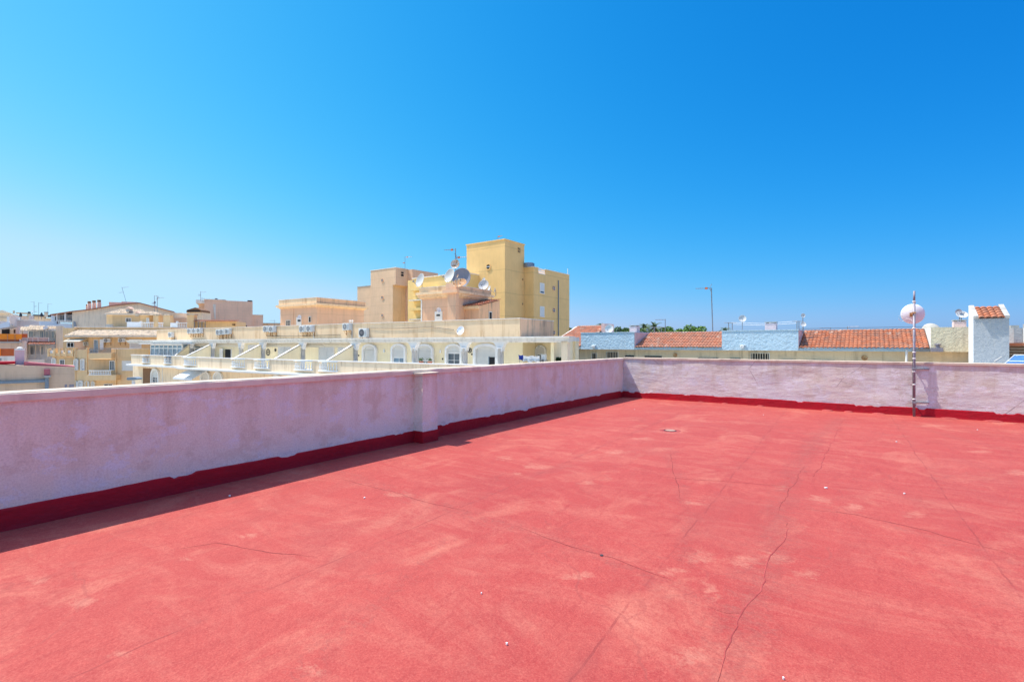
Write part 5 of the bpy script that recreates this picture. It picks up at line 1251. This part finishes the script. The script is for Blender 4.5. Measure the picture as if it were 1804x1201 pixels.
# -- grey gable
cb = Bld('apartment_block', N, 200, 98, 'long plain grey-beige gable wall with a thin tiled edge on the left skyline')
cb.poly('gable_wall', [(127, 660), (127, 548.5), (160, 545), (197, 538.5), (240, 534), (246, 534), (305, 549.5), (307, 660)], 98, 8, 'grey_render')
q = [(88, 553.5), (127, 547.6), (160, 544), (197, 537.5), (240, 532.8), (246, 532.8), (306, 548.5)]
cb.poly('verge_tiles', q + [(a, b + 1.6) for a, b in reversed(q)], 97.6, 9, 'terracotta_pale')
cb.box('rear_parapet', 192, 214, 532.3, 540, 100, 5, 'pinkbrown_brick'); cb.box('rear_parapet', 214, 242, 531.7, 540, 100.2, 5, 'pinkbrown_brick'); cb.box('rear_parapet', 258, 275, 538.5, 548, 101, 4, 'pinkbrown_brick')
cb.box('loggia_back', 90, 127, 553.5, 566, 99.5, 4, 'house_blue'); cb.win(96, 104, 557, 565, 99.4, 'trim_white', 'glass'); cb.win(105, 114, 555, 564.5, 99.4, 'trim_white', 'glass'); cb.win(118, 123.5, 558, 565, 99.4, 'trim_white', 'glass_blue')
cb.box('loggia_post', 99, 101, 552, 566, 98, .4, 'trim_white'); cb.box('loggia_post', 113.5, 116, 550, 566, 98, .4, 'trim_white')
cb.box('loggia_wall', 88, 127.5, 571, 660, 98, 3, 'house_blue'); cb.bal(102, 126, 564, 571, 98, 8); cb.box('loggia_side', 69, 100, 566, 577, 98.6, 2, 'house_blue')
cb.poly('metal_gate', [(129.5, 577), (129.5, 565), (133, 567), (135.5, 577)], 97.7, .1, 'grey_metal')
for i, (p0, p1, q0, q1, lb) in enumerate(((148.5, 151, 536, 544, 'short pink chimney at the left end of the chimney row'), (151.5, 157, 530.5, 543, 'pink chimney pot second from the left in the row on the grey gable'), (159.7, 165.5, 529, 542, 'pink chimney pot third from the left in the row on the grey gable'), (168.6, 174.6, 528, 541.5, 'pink chimney pot at the right end of the row on the grey gable'))):
    a, b_ = L.U(p0, 0, 99)[0], L.U(p1, 0, 99)[0]; zb, zt_ = L.U(p0, q1 + 3, 99)[2], L.U(p0, q0, 99)[2]; c = thing('chimney', L, (a, 99, zb), lb, 'chimney', 'pink chimneys on the grey gable')
    w = (b_ - a) / 2; mx = (a + b_) / 2
    MB().lathe((mx, 99.4, zb), (0, 0, 1), [(w, 0), (w, (zt_ - zb) * .72), (w * .75, (zt_ - zb) * .76), (w * .75, (zt_ - zb) * .8)], 12).build('shaft', 'pinkbrown_brick', c, True)
    MB().lathe((mx, 99.4, zb), (0, 0, 1), [(w * .9, (zt_ - zb) * .80), (w * .9, zt_ - zb), (0, zt_ - zb)], 12).build('cap', 'brown_wood', c, True)
# -- pink-brown block
db = Bld('apartment_block', D_, 400, 88, 'pink-brown block with a blank side wall and stepped right end')
db.poly('wall', [(359.5, 640), (359.5, 527.5), (380, 528.5), (445, 531.5), (445, 640)], 88, 8, 'pinkbrown_brick')
db.box('front_wall', 350, 359.3, 532, None, 88.5, 6, 'peach_render'); db.box('cornice', 345, 360, 528, 534, 87.6, 5, 'old_white'); db.box('coping', 359, 398, 527, 528.3, 87.9, 8, 'old_white'); 
db.box('stepped_end', 445.01, 463.5, 555, None, 88.3, 6, 'pinkbrown_brick'); db.box('coping', 445.01, 464, 554.3, 555, 88.2, 6.2, 'old_white')
db.box('roof_vent', 378.5, 383, 525.5, 529.5, 89, 1, 'dark_metal'); db.box('roof_vent', 436, 444.5, 529, 532, 89, 1, 'dark_metal'); db.win(429.5, 435, 573, 575.5, 87.98, 'dark_metal', 'dark_void', 1)
db.poly('light_strip', [(375, 536), (380, 536), (380, 563), (378, 560)], 87.97, .02, 'old_white')
# -- brown roofed shed and orange side house
eb = Bld('roof_house', K, 340, 84, 'small dark-roofed roof house left of the pink-brown block')
eb.box('wall', 329, 356, 549, None, 84, 3, 'grey_render'); eb.poly('gable', [(328, 549.5), (329, 546), (344, 541.5), (354, 546), (355, 549.5)], 83.6, 3, 'brown_wood'); eb.box('window_band', 330, 352, 546.5, 549, 83.55, .04, 'dark_void')
ob_ = Bld('roof_house', K, 385, 80, 'low orange roof house with a thin dark tiled edge beside the pink-brown block')
ob_.box('wall', 362, 415, 566, None, 80, 4, 'orange_render'); ob_.tiles(340, 416, 566.3, 564.2, 79.4, 1.5, 'terracotta_pale')
ob_.box('recess', 340, 362, 567, 577, 79.9, .06, 'orange_shady'); ob_.win(409, 415, 570, 574, 79.98, 'bracket_rust', 'dark_void')  # thin recess sheet carries its shade as colour
for px in (342, 349, 355, 361): ob_.box('post', px, px + .9, 566.5, 577, 79.6, .12, 'grey_metal')
nb = Bld('house', K, 310, 86, 'pale far house wall between the orange chimneys')
nb.box('wall', 300, 332, 552, None, 86, 5, 'grey_render'); nb.box('wall_step', 305, 350, 560, None, 85, .9, 'peach_render'); nb.box('coping', 300, 320, 551, 552, 85.9, 5, 'old_white')
nb2 = Bld('house', K, 475, 100, 'far beige flat roofline seen in the gap left of the wide stairhead')
nb2.box('wall', 462, 500, 570, None, 100, 5, 'cream_render'); nb2.box('coping', 462, 500, 569, 570, 99.9, 5.2, 'concrete')
antenna(K, K.U(484, 575, 99), 1.2, 'tiny aerial in the gap left of the wide stairhead', [(.9, (-1, 0, 0), .9, 3, .3, False, False)], orange=False)

# -- white house with folded tile roofs (left)
wb = Bld('house', M, 70, 78, 'blue-white two-storey house with sand tiled awning roofs and glazed balconies')
wb.box('wall', 41, 111, 596, None, 80, 8, 'house_blue'); wb.box('side_wall', 98.3, 111, 574, None, 77, 6, 'grey_render'); wb.box('upper_wall', 48, 98, 580, 612, 79.5, 6, 'house_blue')
wb.tiles(33, 66, 583, 576, 77.2, 3.0, 'sand_tile'); wb.tiles(48, 77, 581.5, 573.5, 77.4, 3.2, 'sand_tile'); wb.tiles(80, 98, 580, 574.5, 77.0, 3.0, 'sand_tile'); wb.box('white_skylight', 76, 84, 575, 580.5, 77.1, 2, 'trim_white')
for p0, p1 in ((50, 59), (70, 77), (80, 85.5), (90, 97)): wb.win(p0, p1, 583, 596, 79.4, 'trim_white', 'glass_blue')
wb.box('balcony_front', 34.5, 86, 595, 601, 76.6, .2, 'mauve_render'); m = MB()
for px in (35, 48.5, 57.5, 67, 85.5): wb.box('balcony_post', px - .6, px + .6, 594.5, 601.5, 76.5, .35, 'trim_white')
wb.box('balcony_rail', 34, 86.5, 594, 595, 76.5, .4, 'trim_white'); wb.tiles(22, 97, 606.5, 601, 75.4, 2.6, 'terracotta_pale', 34, 97)
wb.box('lower_wall', 41, 98, 607.5, None, 77.2, 5, 'house_blue')
for p0, p1 in ((43, 49), (53, 60), (72, 77)): wb.win(p0, p1, 610, 625, 77.1, 'trim_white', 'glass' if p0 == 53 else 'glass_blue')
for px in (41, 50.5, 61.5, 70, 80): wb.box('column', px, px + 1.6, 607, 634, 76.3, .3, 'old_white')
ur = 76.2 * wb.k; xa, xb = M.U(42, 0, ur)[0], M.U(92, 0, ur)[0]; z = M.U(66, 633, ur)[2]; m = MB()
for i in range(36): x = xa + (xb - xa) * i / 35; m.box(x - .015, x + .015, ur, ur + .04, z, z + .75)
m.box(xa, xb, ur - .02, ur + .06, z + .72, z + .78); m.build('railing', 'white_metal', wb.r)
wb.box('lower_band', 42, 78, 633, 640, 76.0, .3, 'trim_white')
# -- rust/orange awning house
rb = Bld('house', M, 20, 72, 'mauve-grey house with bright orange awnings at the far left edge')
rb.box('wall', -20, 43, 600, None, 73, 6, 'mauve_render'); rb.box('upper_wall', -20, 34, 580, 602, 74.5, 5, 'grey_render'); rb.poly('lean_roof', [(-4, 579), (2, 580), (27, 576.5), (27, 574), (16, 575.5)], 72.5, 2.4, 'concrete')
rb.box('dark_opening', 3, 17, 579, 588, 74.4, .08, 'dark_void'); rb.win(24, 28, 580, 587, 74.45, 'brown_wood', 'dark_void', 0); rb.box('partition', 27.5, 34, 576, 602, 73.2, 1.2, 'mauve_render')
rb.box('orange_screen', -20, 38.5, 588, 597.5, 71.8, .06, 'orange_fabric'); rb.box('rust_panel', 38.6, 48.5, 588, 594.5, 72.2, .06, 'rust_fabric'); rb.box('rust_valance', -20, 34, 597.6, 601.5, 71.82, .05, 'rust_fabric')
rb.box('slab', -20, 36, 601.6, 604, 71.6, 2, 'concrete'); rb.box('lower_screen', -20, 24.5, 614, 627, 71.0, .06, 'rust_fabric'); rb.box('orange_strip', -8, 1.5, 614, 626, 70.9, .05, 'orange_fabric'); rb.box('lower_parapet', -20, 26, 627.5, 637, 71.0, .3, 'old_white')
for px in (13.3, 26.3): rb.box('screen_post', px - .2, px + .2, 588, 602, 71.7, .1, 'grey_metal')
rb.win(0, 2, 631, 637, 70.98, 'grey_metal', 'glass')
# -- far row
fb = Bld('house', M, 5, 120, 'far cream house with a shallow hipped roof at the left edge')
fb.box('wall', -30, 12, 551, None, 120, 8, 'cream_render'); fb.poly('roof', [(-30, 551), (-10, 549.5), (4, 546), (15, 550), (13, 551.5)], 119.5, 9, 'grey_render'); fb.box('band', -30, 12, 558.5, 559.2, 119.9, .1, 'concrete')
f2 = Bld('house', M, 40, 95, 'mauve long low block with a chimney stub behind the orange awnings')
f2.box('wall', 22, 69, 565, None, 95, 8, 'mauve_render'); f2.box('coping', 28, 60, 563.5, 565, 94.9, 6, 'old_white'); f2.box('chimney', 16.5, 29, 555, 574, 94, 2, 'mauve_render'); f2.box('chimney_cap', 16, 29.5, 554, 555, 93.9, 2.2, 'old_white'); f2.box('slab_roof', 43, 62, 573, 575.5, 92, 2, 'old_white'); f2.box('slab_shade', 44, 61, 575.6, 577, 92.3, 1.5, 'dark_void')  # dark box below slab_roof stands for its shade
f3 = Bld('house', M, 60, 108, 'dark flat-topped row with small vents under the three aerials')
f3.box('wall', 50, 92, 560, None, 108, 6, 'grey_render'); f3.box('roof_edge', 58, 90, 554.5, 556.5, 107.5, 6, 'dark_metal'); f3.box('pale_strip', 59, 78, 556.6, 560, 107.8, 5, 'cream_render'); f3.box('vent_stack', 78, 84, 551, 558, 107, 1.2, 'grey_render'); f3.box('vent_cap', 77.3, 84.7, 549.3, 551, 106.9, 1.4, 'concrete'); f3.box('stack', 51, 58.5, 556, 563, 106, 1.4, 'mauve_render')
f4 = Bld('house', M, 35, 130, 'farthest pale roofs between the left chimney stub and the aerials')
f4.box('wall', 10, 70, 556, None, 130, 6, 'mauve_render'); f4.box('canopy', 28, 50, 550.5, 552, 128, 4, 'olive_wall'); f4.box('stack', 48, 54, 552, 560, 127, 2, 'olive_wall'); f4.box('stack_cap', 49, 53, 549, 551.5, 126.8, 2, 'dark_metal'); f4.box('pipe_stack', 22.5, 25.5, 547, 552, 127, 1, 'olive_wall'); f4.box('white_wall', 12, 34, 558, 566, 118, 2, 'white_paint')
f5 = Bld('house', M, 5, 100, 'white sloping stair wall with grey roof, left edge below the cream house')
f5.poly('white_slope', [(-10, 584), (-10, 575), (14, 565.5), (16.5, 568), (16.5, 584)], 88, 1, 'house_blue'); f5.box('roof', -10, 8, 565.5, 571, 90, 3, 'mauve_render'); f5.box('wall', -10, 16, 571, None, 90.5, 5, 'grey_render')
for px in (36.5, 73.3): 
    t_ = thing('parasol', L, L.U(px, 563, 104), 'closed dark roof parasol, %s of the two under the far aerials' % ('left one' if px < 50 else 'right one'), 'parasol', 'closed parasols on the far roofs')
    x, y, z = L.U(px, 563, 104); MB().tube([(x, y, z), (x, y, z + 1.4)], .05, 5).build('pole', 'grey_metal', t_); MB().lathe((x, y, z + .65), (0, 0, 1), [(.25, 0), (.2, .5), (.05, .85), (0, .9)], 8).build('canopy', 'dark_metal', t_, True)
# aerials on the left
antenna(L, L.U(60, 562, 107), L.U(60, 531, 107)[2] - L.U(60, 562, 107)[2], 'stacked aerial, leftmost of the three together at the far left', [(.97, (-1, -.3, 0), .6, 3, .5, False, False), (.72, (1, -.2, 0), .7, 4, .35, True, False), (.42, (1, -.2, 0), .8, 4, .3, True, False)], orange=False)
antenna(L, L.U(68, 562, 107), L.U(68, 533, 107)[2] - L.U(68, 562, 107)[2], 'hooked aerial, middle of the three together at the far left', [(.98, (1, -.3, -.05), 1.1, 4, .35, False, False)], orange=False)
antenna(L, L.U(84.3, 558, 107), L.U(84.3, 535, 107)[2] - L.U(84.3, 558, 107)[2], 'aerial with cross rod, rightmost of the three together at the far left', [(.98, (1, -.3, -.05), 1.2, 4, .35, False, False)], orange=False)
dish(L, L.U(57, 548, 107), (-.3, -1, .4), .2, 'tiny far dish just left of the three aerials', L.U(57, 556, 107.2))
antenna(L, L.U(223.5, 536, 99), 3.4, 'leaning aerial mast standing on the grey gable', [(.97, (1, -.2, .05), 1.5, 5, .4, False, False), (.7, (-1, .1, -.05), 1.0, 4, .5, False, False)], lean=(-1.0, 0), orange=False)
antenna(K, K.U(272, 557, 84), 3.2, 'aerial mast with a clutter of small boxes, left one over the orange roof house', [(.98, (1, .2, 0), .3, 3, .4, False, False), (.62, (-1, .1, 0), .35, 3, .5, True, False)], orange=False)
x, y, z = K.U(272.5, 533, 83.9); dish(K, (x, y, z), (-.5, -1, .1), .22, 'small dark dish on the left mast above the orange roof house', (x, y + .1, z - .8), 'dish_grey')
antenna(K, K.U(277, 556, 83), K.U(277, 523.5, 83)[2] - K.U(277, 556, 83)[2], 'aerial mast reaching right above the orange roof house', [(.97, (1, -.2, 0), 1.1, 6, .45, False, True)], r=.04, orange=False)
antenna(K, K.U(353.5, 530, 88.8), K.U(353.5, 513, 88.8)[2] - K.U(353.5, 530, 88.8)[2], 'cluttered aerial on the left corner of the pink-brown block', [(.9, (1, -.2, 0), .9, 4, .4, False, False), (.6, (-1, .2, 0), .4, 3, .5, True, False), (.25, (1, .1, 0), .45, 3, .4, True, False)], orange=False)
dish(L, L.U(240, 534, 99), (-.8, -.5, .6), .2, 'tiny dark dish on the ridge of the grey gable', L.U(240, 537, 99.3), 'dish_grey')

# -- near beige block-wall with pink roof parapet and duct (frame W)
fw = Bld('warehouse', W, 60, 38, 'near beige block wall building with a pink roof edge and grey duct')
UW = 46.0
fw.poly('wall', [(-60, 760), (-60, 641), (26, 643.3), (42, 644), (131.5, 647), (131.5, 760)], UW, 5, 'block_wall')
fw.poly('pink_roof_edge', [(42, 637.5), (42, 643.6), (131.5, 646.6), (131.5, 645)], UW + .3, 1.5, 'pink_roof'); fw.box('maroon_edge', -60, 26, 637.5, 642, UW + .2, 1.5, 'red_skirting')
za, zb_ = 671, 673
xd0 = W.U(85, 0, UW)[0]
dct = MB(); z1 = W.U(0, 671.5, UW)[2]; 
dct.box(W.U(-60, 0, UW)[0], xd0, UW - .22, UW - .003, z1 - .16, z1).tube([(xd0 - .4, UW - .12, z1 - .08), (xd0 - .1, UW - .12, z1 - .05)], .1, 8).box(W.U(79.5, 0, UW)[0], W.U(86, 0, UW)[0], UW - .3, UW - .003, GZ + 2, W.U(83, 664, UW)[2]); dct.build('duct', 'duct_metal', fw.r)
fw.box('rain_head', 77, 89.5, 661.5, 664.5, UW - .42, .42, 'concrete'); fw.box('pink_box', 77.5, 88, 650, 661, UW - .30, .6, 'pink_roof'); fw.box('low_window', 114, 118, 677, 684, UW - .02, .05, 'zinc_metal'); fw.box('low_window', 122, 130, 677, 684, UW - .02, .05, 'zinc_metal')
pc_ = Bld('chimney', W, 34, UW + 1.0, 'lilac painted chimney with a white cowl on the pink-edged roof', 'chimney', 0.0)
ORI[pc_.r.name] = (ORI[pc_.r.name][0], ORI[pc_.r.name][1], GZ); pc_.r.location.z = GZ
pc_.box('shaft', 26.3, 42, 617, 645, UW + 1.0, .8, 'lilac_paint'); pc_.box('cap', 26, 42.3, 615, 616.9, UW + .95, .9, 'white_paint'); x, y, z = W.U(35, 615, UW + 1.3)
MB().lathe((x, y, z), (0, 0, 1), [(.12, 0), (.12, .06), (.17, .08), (.10, .14), (0, .16)], 12).build('cowl', 'old_white', pc_.r)
# vent head poking up just behind the left parapet
vt = thing('street_lamp', L, L.U(237, 690, 24), 'flat blue-grey lamp head on a white post above the left parapet', 'lamp')
x, y, z = L.U(237, 668.5, 24); vt.location.z = GZ; ORI[vt.name] = (ORI[vt.name][0], ORI[vt.name][1], GZ)
MB().tube([(x - .05, y, GZ), (x - .05, y, z)], .07, 10).build('post', 'white_paint', vt)
m = MB(); m.prism([(x - .27, z + .02), (x - .24, z + .11), (x + .1, z + .13), (x + .29, z + .07), (x + .25, z), (x - .2, z - .02)], 'y', y - .16, y + .16); m.build('lamp_head', 'duct_metal', vt, bevel=.01)

# ================================================================== CAMERA, SUN, SKY
cam = bpy.data.cameras.new('camera'); co = bpy.data.objects.new('camera', cam); COL.objects.link(co); sc.camera = co
co.location = (0, 0, CH); co.rotation_euler = (R(90), 0, 0)
cam.sensor_width = 36; cam.lens = F / 1804 * 36; cam.shift_y = (HY - 600.5) / 1804; cam.clip_end = 5000; cam.clip_start = .05
sd = Vector((-.508, .166, 1)).normalized()                 # direction towards the sun
elev = math.asin(sd.z); azim = math.atan2(sd.x, sd.y)
sun = bpy.data.lights.new('sun', 'SUN'); sun.energy = 2.0; sun.angle = R(.53); sun.color = (1, .95, .87)
so = bpy.data.objects.new('sun', sun); COL.objects.link(so); so.rotation_euler = (-sd).to_track_quat('-Z', 'Y').to_euler(); so.location = (0, 0, 30)
SKY_LR = .32; SKY_CH = ((.213, 2.9, 2.6, .55, .98), (.262, .93, 1.1, .22, 1.62), (.405, .70, .35, .08, 2.05))
w = bpy.data.worlds.new('World'); sc.world = w; w.use_nodes = True; nt = w.node_tree
sky = nt.nodes.new('ShaderNodeTexSky'); sky.sky_type = 'NISHITA'; sky.sun_disc = False; sky.sun_elevation = elev; sky.sun_rotation = azim
sky.altitude = 0; sky.air_density = 1.0; sky.dust_density = .5; sky.ozone_density = 2.0
# the deep, slightly polarised blue of the photograph: each channel of the physical sky gets its own gain and contrast
tcw = nt.nodes.new('ShaderNodeTexCoord'); sx = nt.nodes.new('ShaderNodeSeparateXYZ'); nt.links.new(tcw.outputs['Generated'], sx.inputs[0])
def wm(op, a, b):
    n = nt.nodes.new('ShaderNodeMath'); n.operation = op
    for i, v in enumerate((a, b)):
        if isinstance(v, (int, float)): n.inputs[i].default_value = v
        else: nt.links.new(v, n.inputs[i])
    return n.outputs[0]
fac = wm('SUBTRACT', 1.0, wm('MULTIPLY', sx.outputs[0], SKY_LR))
spc = nt.nodes.new('ShaderNodeSeparateColor'); cmb = nt.nodes.new('ShaderNodeCombineColor'); nt.links.new(sky.outputs[0], spc.inputs[0])
low = wm('POWER', wm('SUBTRACT', 1.0, wm('ABSOLUTE', sx.outputs[2], 0.0)), 8.0)      # haze band: stops the horizon from washing out
for i, (gain, gam, az, hz, cap) in enumerate(SKY_CH):
    v = wm('MULTIPLY', spc.outputs[i], .225)
    v = wm('MULTIPLY', wm('POWER', v, gam), gain / .225)
    v = wm('MULTIPLY', v, fac if az == 1 else wm('POWER', fac, az))
    v = wm('MULTIPLY', v, wm('SUBTRACT', 1.0, wm('MULTIPLY', low, hz)))
    n = nt.nodes.new('ShaderNodeMath'); n.operation = 'SMOOTH_MIN'; nt.links.new(v, n.inputs[0]); n.inputs[1].default_value = cap; n.inputs[2].default_value = cap * .5
    nt.links.new(n.outputs[0], cmb.inputs[i])
mr = nt.nodes.new('ShaderNodeMapRange'); mr.interpolation_type = 'SMOOTHSTEP'; mr.inputs['From Min'].default_value = .56; mr.inputs['From Max'].default_value = .85; nt.links.new(sx.outputs[2], mr.inputs['Value'])
mx = nt.nodes.new('ShaderNodeMix'); mx.data_type = 'RGBA'; nt.links.new(mr.outputs[0], mx.inputs[0]); nt.links.new(cmb.outputs[0], mx.inputs[6]); nt.links.new(sky.outputs[0], mx.inputs[7])
bg = nt.nodes['Background']; bg.inputs['Strength'].default_value = .15
nt.links.new(mx.outputs[2], bg.inputs[0])
sc.view_settings.view_transform = 'Standard'; sc.view_settings.look = 'None'; sc.view_settings.exposure = 1.8; sc.view_settings.gamma = 1
